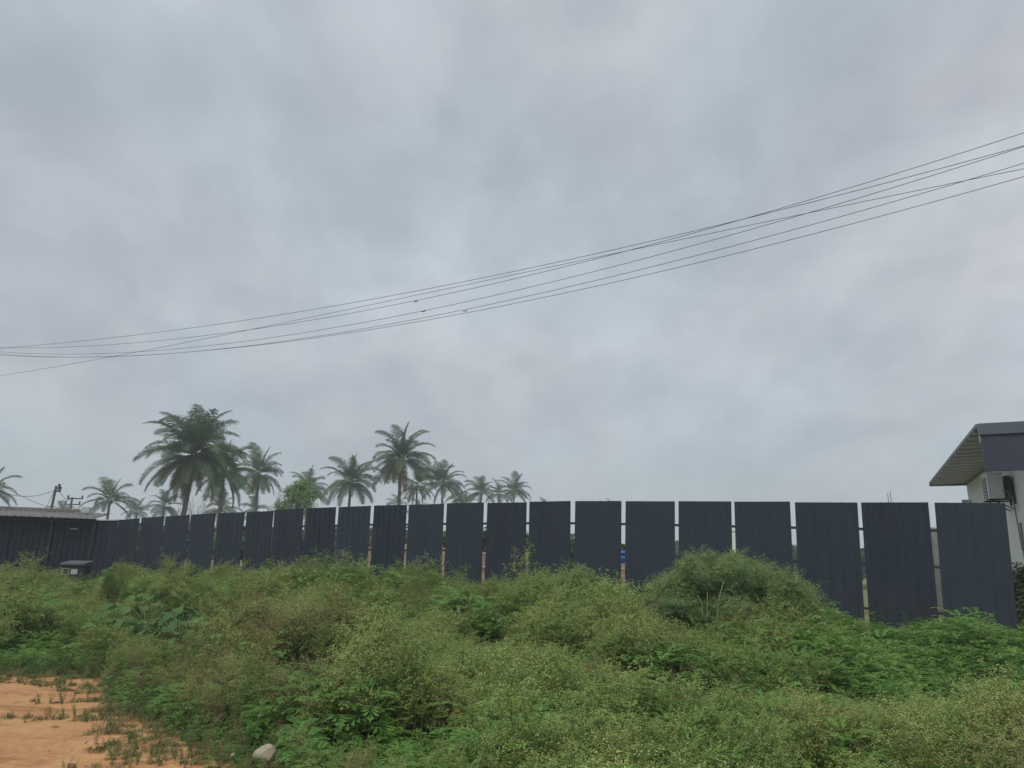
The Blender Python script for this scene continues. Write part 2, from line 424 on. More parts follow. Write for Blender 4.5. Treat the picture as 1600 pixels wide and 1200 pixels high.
# corrugated roof: eave in front, ridge behind and higher
eave_o, rise, run = 0.35, 0.42, 3.2
V = []; nw = 150
for k in range(nw + 1):
    xk = -0.2 + (SL + 0.25) * k / nw; zz = 0.022 * math.cos(k / nw * 2 * math.pi * 46)
    V += [(xk, -eave_o, sh + 0.05 + zz), (xk, run, sh + rise + zz), (xk, -eave_o, sh + 0.035 + zz), (xk, run, sh + rise - 0.02 + zz)]
Fc = []
for k in range(nw):
    a = 4 * k; c = a + 4
    Fc += [(a, c, c + 1, a + 1), (a + 2, a + 3, c + 3, c + 2), (a, a + 2, c + 2, c), (a + 1, c + 1, c + 3, a + 3)]
q = MB(); q.add(V, Fc); roof = q.build('roof', M_zinc, shed, smooth=True)
q = MB(); q.box((SL / 2 - 0.5, run + 0.05, sh + rise + 0.06), (SL - 1.0, 0.22, 0.10)); q.build('ridge_cap', simple('dusty_ridge', (0.17, 0.15, 0.13), (0.22, 0.20, 0.18), 2, 0.8), roof)
q = MB(); q.box((SL / 2, -0.075, sh - 0.01), (SL, 0.06, 0.12)); q.box((SL / 2, 0.06, sh + 0.012), (SL, 0.08, 0.06)); q.build('eave_beam', M_steel, shed)
q = MB(); q.box((SL - 0.62, 1.8, sh + 0.44), (0.26, 0.3, 0.2)); q.build('vent_box', M_trimpale, shed)
q = MB(); q.box((SL + 0.005 - 3.55, -0.032, sh * 0.42), (0.5, 0.006, sh * 0.75)); q.build('rust_stain_sheet', M_ochre, shed)
# joining sheet between the shed and the fence
j0, j1 = Vector((S0.x + 0.02, S0.y)), Vector((FP[0].x - 0.05, FP[0].y + 0.02))
jd = j1 - j0
js = empty('closing_panel', (j0.x, j0.y, zb), math.atan2(jd.y, jd.x), label='single dark metal sheet closing the space between shed and fence', cat='metal sheet')
jm = sheet_mesh('closing_sheet', jd.length, FZ[0] - zb - 0.03, 4, M_shed, 0.018); link('sheet', jm, js)
q = MB(); q.box((jd.length / 2, -0.01, FZ[0] - zb - 0.01), (jd.length, 0.07, 0.035)); q.build('top_trim', M_trimpale, js)

# electrical cabinet in front of the shed
cpos = at(121, 879, 23.6)
cz = 0.25
cab = empty('electrical_cabinet', (cpos.x, cpos.y, cz), R(2), label='small dark electrical cabinet with a pale lid standing before the shed', cat='cabinet')
ch = cpos.z - cz
q = MB(); q.box((0, 0, ch / 2 - 0.04), (0.66, 0.42, ch - 0.08)); q.build('body', M_black, cab)
q = MB()
q.add([(-.37, -.30, ch - .07), (.37, -.30, ch - .07), (.37, .26, ch + .02), (-.37, .26, ch + .02), (-.37, -.30, ch - .02), (.37, -.30, ch - .02), (.36, .26, ch + .06), (-.36, .26, ch + .06)],
      [(0, 3, 2, 1), (4, 5, 6, 7), (0, 1, 5, 4), (1, 2, 6, 5), (2, 3, 7, 6), (3, 0, 4, 7)])
q.build('lid', M_slate, cab)
q = MB()
for bx_, bz in ((-.10, 0), (.10, 0)): q.box((-0.2 + bx_ , -0.225, ch - 0.27), (0.025, 0.02, 0.2))
for bz in (-.09, .09): q.box((-0.2, -0.225, ch - 0.27 + bz), (0.175, 0.02, 0.025))
q.build('meter_frame', M_conc, cab)
q = MB(); q.box((0.06, -0.222, ch - 0.27), (0.20, 0.02, 0.16)); q.build('notice_plate', simple('white_plate', (0.45, 0.46, 0.45), None, 4, 0.6), cab)

# ------------------------------------------------------------------ house on the right
hz0 = 0.3; ZE = 4.55
def up_z(px, py, z): d = ray(px, py); return EYE + d * ((z - EYE.z) / d.z)
EN, EF, WF = up_z(1530, 668, ZE), up_z(1455, 757, ZE), up_z(1510, 757, ZE)
HD = (EF.xy - EN.xy).normalized(); HN = Vector((HD.y, -HD.x))    # along the side wall, and into the house
H0 = WF.xy - HD * (WF.xy.dot(HD))                                 # foot of the wall line
OH = (WF.xy - EN.xy).dot(HN)
def hp(t_, n_): return H0 + HD * t_ + HN * n_           # t_ along the wall, n_ inwards
def on_wall(px, py):
    d = ray(px, py); k = HN.dot(H0 - EYE.xy) / HN.dot(d.xy); p = EYE + d * k; return p.xy.dot(HD), p.z
TN, TW = EN.xy.dot(HD), WF.xy.dot(HD)
print('house', EN, EF, WF, OH, on_wall(1583, 762), 'fence end', FP[-1])
house = empty('white_house', (*hp(TN + .3, 0), hz0), 0, label='white rendered house with navy fascia and overhanging ribbed roof at the fence end', cat='house')
T0, T1 = TN + .25, TW
def hquadbox(tA, tB, nA, nB, zA, zB, name, mat, parent=house, loc=True):
    P = [hp(tA, nA), hp(tB, nA), hp(tB, nB), hp(tA, nB)]
    o = house.location
    V = [(p.x - o.x, p.y - o.y, z - o.z) for z in (zA, zB) for p in P]
    q = MB(); q.add(V, [(0, 3, 2, 1), (4, 5, 6, 7), (0, 1, 5, 4), (1, 2, 6, 5), (2, 3, 7, 6), (3, 0, 4, 7)])
    return q.build(name, mat, parent)
hquadbox(T0, T1, 0, 8.0, hz0 - 0.2, ZE - 0.02, 'wall', M_white)
TF = TN
# roof slab with ribs below running across the eave
q = MB()
o_ = house.location
def HP3(t_, n_, z): p = hp(t_, n_); return (p.x - o_.x, p.y - o_.y, z - o_.z)
Vq = []; nr = 17; tA, tB = TF + 0.04, T1 + 0.04
prof = []
for k in range(nr):
    a = tA + (tB - tA) * k / nr; pw = (tB - tA) / nr
    prof += [(a, 0), (a + pw * .40, 0), (a + pw * .55, 0.09), (a + pw * .85, 0.09)]
prof.append((tB, 0))
for tq, zq in prof:
    Vq += [HP3(tq, -OH, ZE + zq), HP3(tq, 2.0, ZE + zq + 0.10), HP3(tq, -OH, ZE + zq + 0.03), HP3(tq, 2.0, ZE + zq + 0.13)]
Fc = []
for k in range(len(prof) - 1):
    a = 4 * k; c = a + 4
    Fc += [(a, a + 1, c + 1, c), (a + 2, c + 2, c + 3, a + 3), (a, c, c + 2, a + 2), (a + 1, a + 3, c + 3, c + 1)]
q.add(Vq, Fc); hroof = q.build('roof', M_soffit, house)
hquadbox(TF + 0.2, T1 + 0.04, -OH - 0.03, -OH - 0.002, ZE + 0.03, ZE + 0.11, 'eave_trim', M_slate)
hquadbox(T1 + 0.042, T1 + 0.07, -OH - 0.03, 2.0, ZE - 0.03, ZE + 0.09, 'gable_trim', M_slate)
hquadbox(TF - 0.06, TF, -OH + 0.0, 8.2, ZE - 0.92, ZE - 0.17, 'fascia', M_navy)
hquadbox(TF - 0.10, TF + 0.03, -OH - 0.03, 8.2, ZE - 0.168, ZE + 0.07, 'fascia_trim', M_slate)
hquadbox(TF + 0.002, TF + 0.16, -OH - 0.01, -OH + 0.02, ZE - 0.30, ZE - 0.03, 'corner_plate', M_trimpale)
hquadbox(TF, TF + 0.25, -OH + 0.03, -0.02, ZE - 0.9, ZE - 0.87, 'fascia_base', M_navy)
def hpipe(tq, z0, z1, name='drain_pipe', rad=0.045, mat=M_zinc, n=-0.07):
    q = MB(); q.tube([HP3(tq, n, z0), HP3(tq, n, z1)], rad, 8); return q.build(name, mat, house, smooth=True)
M_conc_d = simple('grey_plastic_pipe', (0.16, 0.16, 0.17), (0.22, 0.22, 0.23), 3, 0.5)
AT, ACZ = on_wall(1584, 783)
PT, _ = on_wall(1572, 830)
hpipe(PT, 1.2, 2.8, rad=0.018, mat=M_conc_d); hpipe(on_wall(1597, 800)[0], 1.7, 2.75, rad=0.03, mat=M_conc_d)
# outdoor air conditioner on brackets
acb = hp(AT, -0.28)
ac = empty('air_conditioner', (acb.x, acb.y, ACZ), math.atan2(HD.y, HD.x), label='white outdoor air conditioner unit bracketed to the house wall under the eave', cat='air conditioner')
# local x along the wall (away from the camera), y = towards the open side (left)
q = MB(); q.box((0, 0.12, 0.34), (0.82, 0.32, 0.60)); q.build('casing', M_acw, ac)
q = MB()
q.box((0.05, 0.285, 0.34), (0.56, 0.012, 0.52)); q.build('fan_grille', M_black, ac)
q = MB()
for k in range(7): q.box((0.05, 0.296, 0.12 + k * 0.075), (0.54, 0.01, 0.012))
q.build('grille_bars', M_acw, ac)
q = MB(); q.box((0, 0.12, 0.655), (0.86, 0.36, 0.025)); q.build('top_cover', M_acw, ac)
for xx in (-0.28, 0.28):
    q = MB(); q.box((xx, 0.02, 0.02), (0.04, 0.60, 0.035)); q.box((xx, -0.26, 0.16), (0.04, 0.035, 0.5))
    q.tube([(xx, -0.24, -0.22), (xx, 0.20, 0.0)], 0.016, 6); q.build('bracket', M_steel, ac)
q = MB(); q.box((-0.05, -0.16, 0.34), (0.55, 0.10, 0.52)); q.build('wall_gap_shadow', M_black, ac)  # black box stands in for the shadow between the unit and the wall
q = MB(); q.tube([(-0.42, 0.0, 0.25), (-0.47, -0.10, 0.2), (-0.47, -0.2, -0.1), (-0.47, -0.23, -1.2)], 0.014, 6); q.build('coolant_pipe', M_conc_d, ac, smooth=True)

# ------------------------------------------------------------------ things beyond the fence, seen through its gaps
def brick_stack(px, py, Y, wd, ht, lab, mat=M_brick):
    p = at(px, py, Y); g = ground_z(p.x, p.y)
    o = empty('brick_stack', (p.x, p.y, g), rnd.uniform(-.2, .2), label=lab, cat='brick stack', group='brick stacks beyond the fence')
    q = MB(); rows = int(ht / 0.11); cols = int(wd / 0.23)
    for r_ in range(rows):
        for c_ in range(cols):
            if r_ == rows - 1 and rnd.random() < .4: continue
            q.box(((c_ - cols / 2 + (r_ % 2) * .5) * .23, rnd.uniform(-.02, .02), .05 + r_ * .11), (.22, .5, .10))
    b_ = q.build('bricks', mat, o); b_['kind'] = 'stuff'
    return o
brick_stack(345, 880, 34, 3.0, 1.3, 'low stack of red bricks behind the left stretch of fence')
brick_stack(637, 880, 28, 3.4, 1.7, 'stack of red bricks behind the middle of the fence')
brick_stack(775, 880, 26, 4.6, 1.6, 'long stack of red bricks seen in two gaps right of the palms')
bs = brick_stack(955, 880, 24, 2.4, 1.25, 'stack of red bricks carrying a blue drum')
dp = at(971, 871, 24)
q = MB(); prof_ = [(0.0, .27), (.03, .29), (.28, .28), (.31, .30), (.34, .28), (.6, .28), (.63, .30), (.66, .28), (.86, .29), (.9, .26)]
q.tube([(0, 0, z * .4) for z, _ in prof_], [r_ * .8 for _, r_ in prof_], 16)
dr = q.build('blue_drum', M_blue, smooth=True, label='blue plastic drum on a brick stack seen through a fence gap', cat='drum')
dr.location = (dp.x, dp.y, bs.location.z + 1.22)
def low_wall(pxa, pxb, py, Y, lab, mat):
    a, b_ = at(pxa, py, Y), at(pxb, py, Y); g = ground_z(a.x, a.y) - .1
    q = MB(); q.box(((a.x + b_.x) / 2, Y, (a.z + g) / 2), (abs(b_.x - a.x), 0.2, a.z - g))
    q.box(((a.x + b_.x) / 2, Y, a.z + 0.03), (abs(b_.x - a.x) + .06, 0.28, 0.06))
    o = q.build('compound_wall', mat); return tag(o, lab, 'wall')
low_wall(1395, 1500, 826, 27, 'pale grey compound wall seen through the gap before the last panel', M_conc)
low_wall(1085, 1215, 829, 40, 'pale compound wall seen through gaps behind the bush', M_white)
# ------------------------------------------------------------------ palms
def frond_mesh(name, elev, droop, L, mat, dead=0.0, seed=0, pairs=52):
    r_ = random.Random(seed); V = []; Fc = []
    pts = []; a = elev; p = Vector((0.12, 0, 0)); n = 14
    for i in range(n + 1):
        pts.append((p.copy(), a)); p = p + Vector((math.cos(a), 0, math.sin(a))) * (L / n)
        a -= droop / n * (0.15 + 1.7 * i / n)
    def P(s_):
        f_ = s_ * n; i = min(int(f_), n - 1); t_ = f_ - i
        return pts[i][0].lerp(pts[i + 1][0], t_), pts[i][1] + (pts[i + 1][1] - pts[i][1]) * t_
    q = MB(); q.tube([pt for pt, _ in pts], [0.045 * (1 - 0.85 * i / n) for i in range(n + 1)], 4, m=1)
    twist = r_.uniform(-.35, .35)
    for k in range(pairs):
        s_ = 0.12 + 0.87 * k / (pairs - 1)
        c_, an = P(s_)
        ll = 1.22 * (math.sin(math.pi * min(1, 0.18 + 0.80 * s_)) ** 0.6) * L / 4.0 * r_.uniform(.72, 1.15)
        fwd = Vector((math.cos(an), 0, math.sin(an))); upv = Vector((-math.sin(an), 0, math.cos(an)))
        for sd_ in (-1, 1):
            if r_.random() < 0.04: continue
            side = Vector((0, sd_, 0))
            d0 = (side * (0.85 - dead * .5) + fwd * (0.45 + .3 * s_) + upv * (0.30 + twist * sd_)).normalized()
            d1 = (d0 + Vector((0, 0, -1)) * (0.62 + dead * 1.5 + r_.uniform(-.2, .3))).normalized()
            wv = fwd * 0.025 * r_.uniform(.8, 1.3)
            m1 = c_ + d0 * ll * .5; e = m1 + d1 * ll * .55
            q.add([c_ - wv, c_ + wv, m1 + wv * 1.1, m1 - wv * 1.1, e], [(0, 1, 2, 3), (3, 2, 4)], 0)
    return q.mesh(name, [mat, M_rachis])
M_rachis = simple('frond_rib', (0.16, 0.17, 0.06), (0.12, 0.13, 0.05), 4, 0.6)
M_frond = foliage_mat('palm_leaflets', (0.050, 0.100, 0.058), (0.105, 0.160, 0.075), 0.3, 0.35)
M_frondold = foliage_mat('old_palm_leaflets', (0.085, 0.085, 0.035), (0.17, 0.13, 0.055), 0.3, 0.25)
fr = []
for k, (e, d_) in enumerate([(86, 25), (74, 60), (60, 75), (46, 85), (34, 85), (20, 80), (6, 75), (-10, 60), (-28, 45)]):
    for v_ in range(2):
        fr.append(frond_mesh('frond', R(e), R(d_ + 12 * v_), 4.0 * (0.86 if k == 0 else 1), M_frond, 0.1 * (k > 5), seed=k * 7 + v_))
fr_old = [frond_mesh('old_frond', R(e), R(40), 3.6, M_frondold, 0.6, seed=90 + k) for k, e in enumerate((-30, -48, -62))]
palm_id = 0
def palm(px, py, rpx, label, RR=4.0, nf=25, lean=(0, 0), old=3, sparse=1.0, Y=None):
    """crown centre at the pixel, crown radius rpx pixels"""
    global palm_id
    palm_id += 1
    r_ = random.Random(palm_id * 31)
    Y = Y or RR * F / rpx * 0.86; nf = int(nf * 1.05)
    c_ = at(px, py, Y); g = 0.0
    base = Vector((c_.x + lean[0], c_.y + lean[1], g))
    root = empty('palm_tree', base, 0, label=label, cat='palm tree', group='coconut palms beyond the fence')
    h = c_.z - g
    tp = []; tr_ = []
    for i in range(15):
        s_ = i / 14; bend = (1 - s_) ** 1.6
        off = Vector((-lean[0] * (1 - bend), -lean[1] * (1 - bend), h * s_)); tp.append(off); tr_.append((0.24 - 0.10 * s_ + (0.10 if i == 0 else 0) + (0.006 if i % 2 else 0)) * RR / 4)
    q = MB(); q.tube(tp, tr_, 9); q.build('trunk', M_bark, root, smooth=True)
    q = MB()
    for k in range(7):
        an = r_.uniform(0, 6.28); cc = tp[-1] + Vector((math.cos(an) * .3, math.sin(an) * .3, r_.uniform(-.45, -.1)))
        q.tube([cc + Vector((0, 0, z)) for z in (-.14, -.08, 0, .08, .13)], [.03, .11, .14, .10, .02], 6)
    q.build('coconuts', simple_nut, root, smooth=True, kind='stuff')
    S = RR / 4.0
    for k in range(nf):
        lv = k / (nf - 1)
        idx = min(8, int(lv ** 0.66 * 9)); me = fr[idx * 2 + r_.randint(0, 1)]
        o = link('frond', me, root)
        o.location = tp[-1] + Vector((0, 0, 0.25 * (1 - lv) * S))
        o.rotation_euler = (r_.uniform(-.2, .2), r_.uniform(-.18, .18), k * 2.39996 + r_.uniform(-.25, .25))
        q_ = S * r_.uniform(.80, 1.10); o.scale = (q_, q_, q_)
    for k in range(old):
        o = link('frond', fr_old[k % 3], root, label='drooping yellow brown old frond'); o.location = tp[-1] + Vector((0, 0, -0.1))
        o.rotation_euler = (0, 0, r_.uniform(0, 6.28)); q_ = S * r_.uniform(.8, 1.0); o.scale = (q_, q_, q_)
simple_nut = simple('green_coconut', (0.10, 0.11, 0.04), (0.16, 0.12, 0.05), 5, 0.5)
palm(303, 712, 72, 'tallest coconut palm with a broad drooping crown and leaning trunk', RR=4.3, nf=42, lean=(-0.8, 0), old=7)
palm(350, 738, 56, 'coconut palm crowded behind the right side of the tallest palm', RR=4.0, nf=26, old=3)
palm(405, 741, 42, 'slender coconut palm standing just right of the tallest pair', RR=3.8, nf=22, old=3)
palm(482, 764, 35, 'coconut palm rising behind the light green round tree', RR=3.8, nf=22, old=1)
palm(548, 754, 43, 'full round coconut palm between the light green tree and the second tallest palm', RR=3.8, nf=30, old=1)
palm(627, 718, 52, 'second tallest coconut palm near the middle of the fence', RR=4.0, nf=30, old=5)
palm(652, 758, 32, 'thin coconut palm with brown hanging fronds beneath the second tallest palm', RR=3.4, nf=14, old=6)
palm(692, 756, 37, 'coconut palm directly right of the second tallest palm', RR=3.8, nf=24, old=2)
palm(714, 778, 22, 'small yellowish coconut palm right of the second tallest palm group', RR=3.2, nf=16, old=3)
palm(752, 769, 28, 'first of the three far coconut palms at the right end of the row', RR=3.6, nf=22, old=1)
palm(779, 772, 24, 'middle one of the three far coconut palms at the right end of the row', RR=3.4, nf=18, old=1)
palm(803, 768, 27, 'last coconut palm at the right end of the row', RR=3.5, nf=22, old=1)
palm(172, 782, 40, 'coconut palm standing alone between the shed roof and the tallest palm', RR=3.8, nf=18, old=0)
palm(214, 800, 22, 'small coconut palm tucked low right of the lone palm', RR=3.2, nf=16, old=1)
palm(257, 790, 30, 'small coconut palm low under the left side of the tallest crown', RR=3.4, nf=16, old=1)
palm(345, 795, 30, 'low coconut palm under the right side of the tallest crown', RR=3.4, nf=18, old=2)
palm(398, 797, 25, 'low coconut palm below the slender palm', RR=3.2, nf=16, old=1)
palm(622, 788, 20, 'small coconut palm just clearing the fence below the second tallest palm', RR=3.0, nf=15, old=0)
palm(-16, 766, 42, 'coconut palm cut off by the left edge above the shed roof', RR=3.8, nf=18, old=0)
palm(97, 800, 22, 'small distant coconut palm between the two power poles', RR=3.2, nf=14, old=0)
palm(655, 795, 16, 'tiny distant palm top peeping over the fence below the brown hanging fronds', RR=3.0, nf=12, old=0)
palm(727, 788, 20, 'dim far coconut palm between the small yellowish palm and the three far palms', RR=3.2, nf=15, old=0)
palm(852, 792, 14, 'barely visible far palm tip over the fence just right of the palm row', RR=3.0, nf=12, old=0)
palm(955, 793, 13, 'barely visible far palm tip over the fence farthest right of the palms', RR=3.0, nf=12, old=0)

# ------------------------------------------------------------------ scatter tools (numpy merge of a template)
def merged(name, tv, tf, mats4, mi=0):
    tv = np.array(tv, float); tf_ = np.array(tf, int); n = len(mats4)
    A = np.array(mats4)                                   # n x 4 x 4
    V = np.einsum('nij,vj->nvi', A[:, :3, :3], tv) + A[:, None, :3, 3]
    Fc = (tf_[None] + (np.arange(n) * len(tv))[:, None, None]).reshape(-1, tf_.shape[1])
    V = V.reshape(-1, 3)
    me = bpy.data.meshes.new(name); me.vertices.add(len(V)); me.vertices.foreach_set('co', V.ravel())
    k = tf_.shape[1]; me.loops.add(len(Fc) * k); me.loops.foreach_set('vertex_index', Fc.ravel())
    me.polygons.add(len(Fc)); me.polygons.foreach_set('loop_start', np.arange(len(Fc)) * k)
    me.polygons.foreach_set('loop_total', np.full(len(Fc), k)); me.update(calc_edges=True); return me
def leaf_spray(nl, L, wd, spread, seed):
    """short twig with small leaves, grows along +Z"""
    r_ = random.Random(seed); V = []; Fc = []
    for k in range(nl):
        z = L * (k + .5) / nl; an = k * 2.4 + r_.uniform(-.4, .4)
        d = Vector((math.cos(an) * spread, math.sin(an) * spread, r_.uniform(.1, .8))).normalized()
        s_ = d.cross(Vector((0, 0, 1))).normalized() * wd * r_.uniform(.8, 1.2); ln = wd * 3.2 * r_.uniform(.7, 1.3)
        b_ = Vector((0, 0, z)); n = len(V)
        V += [b_, b_ + d * ln * .5 + s_, b_ + d * ln - Vector((0, 0, ln * .25)), b_ + d * ln * .5 - s_]; Fc.append((n, n + 1, n + 2, n + 3))
    return V, Fc
def rotmat(d, roll, s):
    q = Vector(d).to_track_quat('Z', 'Y').to_matrix() @ Matrix.Rotation(roll, 3, 'Z') * s
    return q
def crown(name, centre_blobs, n, spray, mat, parent, seed, smin=.7, smax=1.3, kind=None):
    r_ = random.Random(seed); mats = []
    for _ in range(n):
        c_, rad = r_.choice(centre_blobs)
        d = Vector((r_.gauss(0, 1), r_.gauss(0, 1), r_.gauss(0.15, 1))).normalized()
        rr = rad.x * (r_.random() ** 0.4)
        p = Vector(c_) + Vector((d.x * rad.x, d.y * rad.y, d.z * rad.z)) * (r_.random() ** 0.42)
        up_ = (d + Vector((0, 0, .6)) + Vector((r_.gauss(0, .35), r_.gauss(0, .35), r_.gauss(0, .35)))).normalized()
        m3 = rotmat(up_, r_.uniform(0, 6.28), r_.uniform(smin, smax)).to_4x4(); m3.translation = p; mats.append([list(q) for q in m3])
    me = merged(name, [tuple(v) for v in spray[0]], spray[1], mats); me.materials.append(mat)
    return link(name, me, parent, kind=kind)
M_lime = foliage_mat('light_green_leaves', (0.11, 0.22, 0.065), (0.19, 0.32, 0.09), 0.8, 0.5)
M_bushleaf = foliage_mat('bush_leaves', (0.100, 0.205, 0.088), (0.200, 0.310, 0.130), 1.2, 0.42)
M_hedge = foliage_mat('hedge_leaves', (0.025, 0.045, 0.022), (0.060, 0.085, 0.035), 2.0, 0.25)
M_twig = simple('twig_bark', (0.12, 0.10, 0.07), (0.18, 0.16, 0.11), 6, 0.9)
# light green tree
tp_ = at(462, 783, 62); g_ = 0.0
tree = empty('leafy_tree', (tp_.x, tp_.y, g_), 0, label='light green round leafy tree just above the fence among the palms', cat='tree')
q = MB(); hh = tp_.z - g_
q.tube([(0, 0, 0), (.05, 0, hh * .5), (0, 0, hh * .9)], [.16, .12, .06], 8)
for k in range(7):
    an = k * .9; q.tube([(0, 0, hh * (.55 + .04 * k)), (math.cos(an) * .7, math.sin(an) * .7, hh * (.8 + .03 * k))], [.05, .02], 5)
q.build('trunk', M_twig, tree, smooth=True)
blobs = [((.45, 0, hh + .95), Vector((.6, .6, .55))), ((1.2, 0, hh + .5), Vector((.5, .5, .5))), ((-.3, 0, hh + .6), Vector((.5, .5, .4))), ((-.55, .1, hh - .35), Vector((1.1, .9, .75))), ((.8, -.1, hh - .3), Vector((.8, .8, .9))), ((-1.2, .2, hh - .85), Vector((.8, .7, .5))), ((0, 0, hh + .1), Vector((.95, .9, .9)))]
crown('crown', blobs, 900, leaf_spray(7, .42, .045, .8, 4), M_lime, tree, 5, .6, 1.5)
# bare twiggy shrub below the tallest palm
for n_, (px, Y, lab) in enumerate(((318, 52, 'bare twiggy shrub below the crown of the tallest palm'), (296, 56, 'bare grey shrub behind the trunk of the tallest palm'), (455, 58, 'bare wiry shrub on the left side of the light green tree'))):
    p = at(px, 792, Y); q = MB(); r_ = random.Random(n_)
    for k in range(34):
        an = r_.uniform(0, 6.28); sp_ = r_.uniform(.3, 1.4); h_ = p.z * r_.uniform(.8, 1.15)
        q.tube([(0, 0, 0), (math.cos(an) * sp_ * .4, math.sin(an) * sp_ * .4, h_ * .6), (math.cos(an) * sp_, math.sin(an) * sp_, h_)], [.03, .018, .008], 3, cap=False)
        for _ in range(3):
            s_ = r_.uniform(.6, 1); b_ = Vector((math.cos(an) * sp_ * s_, math.sin(an) * sp_ * s_, h_ * s_))
            q.tube([b_, b_ + Vector((r_.uniform(-.4, .4), r_.uniform(-.4, .4), r_.uniform(.2, .6)))], [.012, .006], 3, cap=False)
    o = q.build('bare_shrub', M_twig, label=lab, cat='shrub'); o.location = (p.x, p.y, 0)
# far undergrowth and woods, one mass seen through the gaps
r_ = random.Random(77); mats = []
sv, sf = leaf_spray(10, 1.0, .22, .9, 8)
for _ in range(5200):
    px = r_.uniform(-200, 1640); Y = r_.uniform(75, 130)
    top = 30 + 14 * mnoise.noise(Vector((px * .012, Y * .03, 2))) + (8 if px < 900 else -6)
    x = (px - 800) / F * Y; z = max(0.1, top / F * Y + 1.4) * (r_.random() ** .5)
    m3 = rotmat((r_.gauss(0, .5), r_.gauss(0, .5), 1), r_.uniform(0, 6.28), r_.uniform(.8, 1.7)).to_4x4(); m3.translation = (x, Y, z); mats.append([list(q) for q in m3])
me = merged('treeline', [tuple(v) for v in sv], sf, mats); me.materials.append(M_hedge)
mats2 = []
for _ in range(2600):
    px = r_.uniform(150, 1000); Y = r_.uniform(40, 52)
    top = (28 if px < 330 else 16 if px < 600 else 30 if px < 860 else 22) + 12 * mnoise.noise(Vector((px * .02, 3, 2)))
    x = (px - 800) / F * Y; z = max(0.1, top / F * Y + 1.4) * (r_.random() ** .6)
    m3 = rotmat((r_.gauss(0, .5), r_.gauss(0, .5), 1), r_.uniform(0, 6.28), r_.uniform(.4, .9)).to_4x4(); m3.translation = (x, Y, z); mats2.append([list(q) for q in m3])
me2 = merged('undergrowth', [tuple(v) for v in sv], sf, mats2); me2.materials.append(M_hedge)
link('undergrowth', me2, label='dark scrub close behind the left half of the fence', kind='stuff')
link('treeline', me, label='dark low woods far beyond the fence', kind='stuff')

# ------------------------------------------------------------------ weeds (instanced by geometry nodes)
M_wleaf = foliage_mat('weed_leaves', (0.095, 0.195, 0.044), (0.215, 0.310, 0.070), 0.55, 0.34, alt=(0.300, 0.310, 0.095))
M_wstem = foliage_mat('weed_stems', (0.12, 0.18, 0.05), (0.19, 0.23, 0.08), 0.55, 0.1)
M_wflow = foliage_mat('weed_flower_heads', (0.30, 0.41, 0.12), (0.44, 0.51, 0.18), 0.55, 0.2)
M_fern = foliage_mat('lobed_leaves', (0.080, 0.200, 0.044), (0.175, 0.330, 0.068), 0.7, 0.34)
M_dry = foliage_mat('dry_weeds', (0.16, 0.17, 0.065), (0.27, 0.24, 0.10), 0.7, 0.2)
M_grass = foliage_mat('grass_blades', (0.12, 0.14, 0.05), (0.25, 0.23, 0.10), 0.9, 0.3)
M_broad = foliage_mat('broad_leaves', (0.050, 0.125, 0.036), (0.100, 0.200, 0.052), 0.8, 0.3, rough=0.6)
def qleaf(q, b_, d, ln, wd, m=0, droop=.2):
    d = Vector(d).normalized(); s_ = d.cross(Vector((0, 0, 1)))
    if s_.length < .05: s_ = Vector((1, 0, 0))
    s_ = s_.normalized() * wd * .5
    q.add([b_, b_ + d * ln * .45 + s_, b_ + d * ln - Vector((0, 0, ln * droop)), b_ + d * ln * .45 - s_], [(0, 1, 2, 3)], m)
def pinnate(q, b_, d, L, pairs, m=0, r_=None, wd=.3):
    """a deeply lobed leaf: arching midrib with leaflets in its plane"""
    d = Vector(d).normalized(); p = Vector(b_); prev = p
    side = d.cross(Vector((0, 0, 1))); side = side.normalized() if side.length > .05 else Vector((1, 0, 0))
    for k in range(pairs):
        s_ = (k + 1) / pairs
        p = prev + d * (L / pairs); d = (d + Vector((0, 0, -0.9 / pairs))).normalized()
        w_ = L * wd * math.sin(math.pi * (0.15 + 0.75 * s_)) * r_.uniform(.8, 1.15)
        nrm = side.cross(d).normalized()
        for sg in (-1, 1):
            tip = p + side * sg * w_ + d * w_ * .55 + nrm * r_.uniform(-.1, .12) * w_
            mid = p + side * sg * w_ * .5 + d * w_ * .18
            q.add([prev, mid - d * L * .045, tip, mid + d * L * .085], [(0, 1, 2, 3)], m)
        prev = p
    qleaf(q, prev, d, L * .16, L * .08, m)
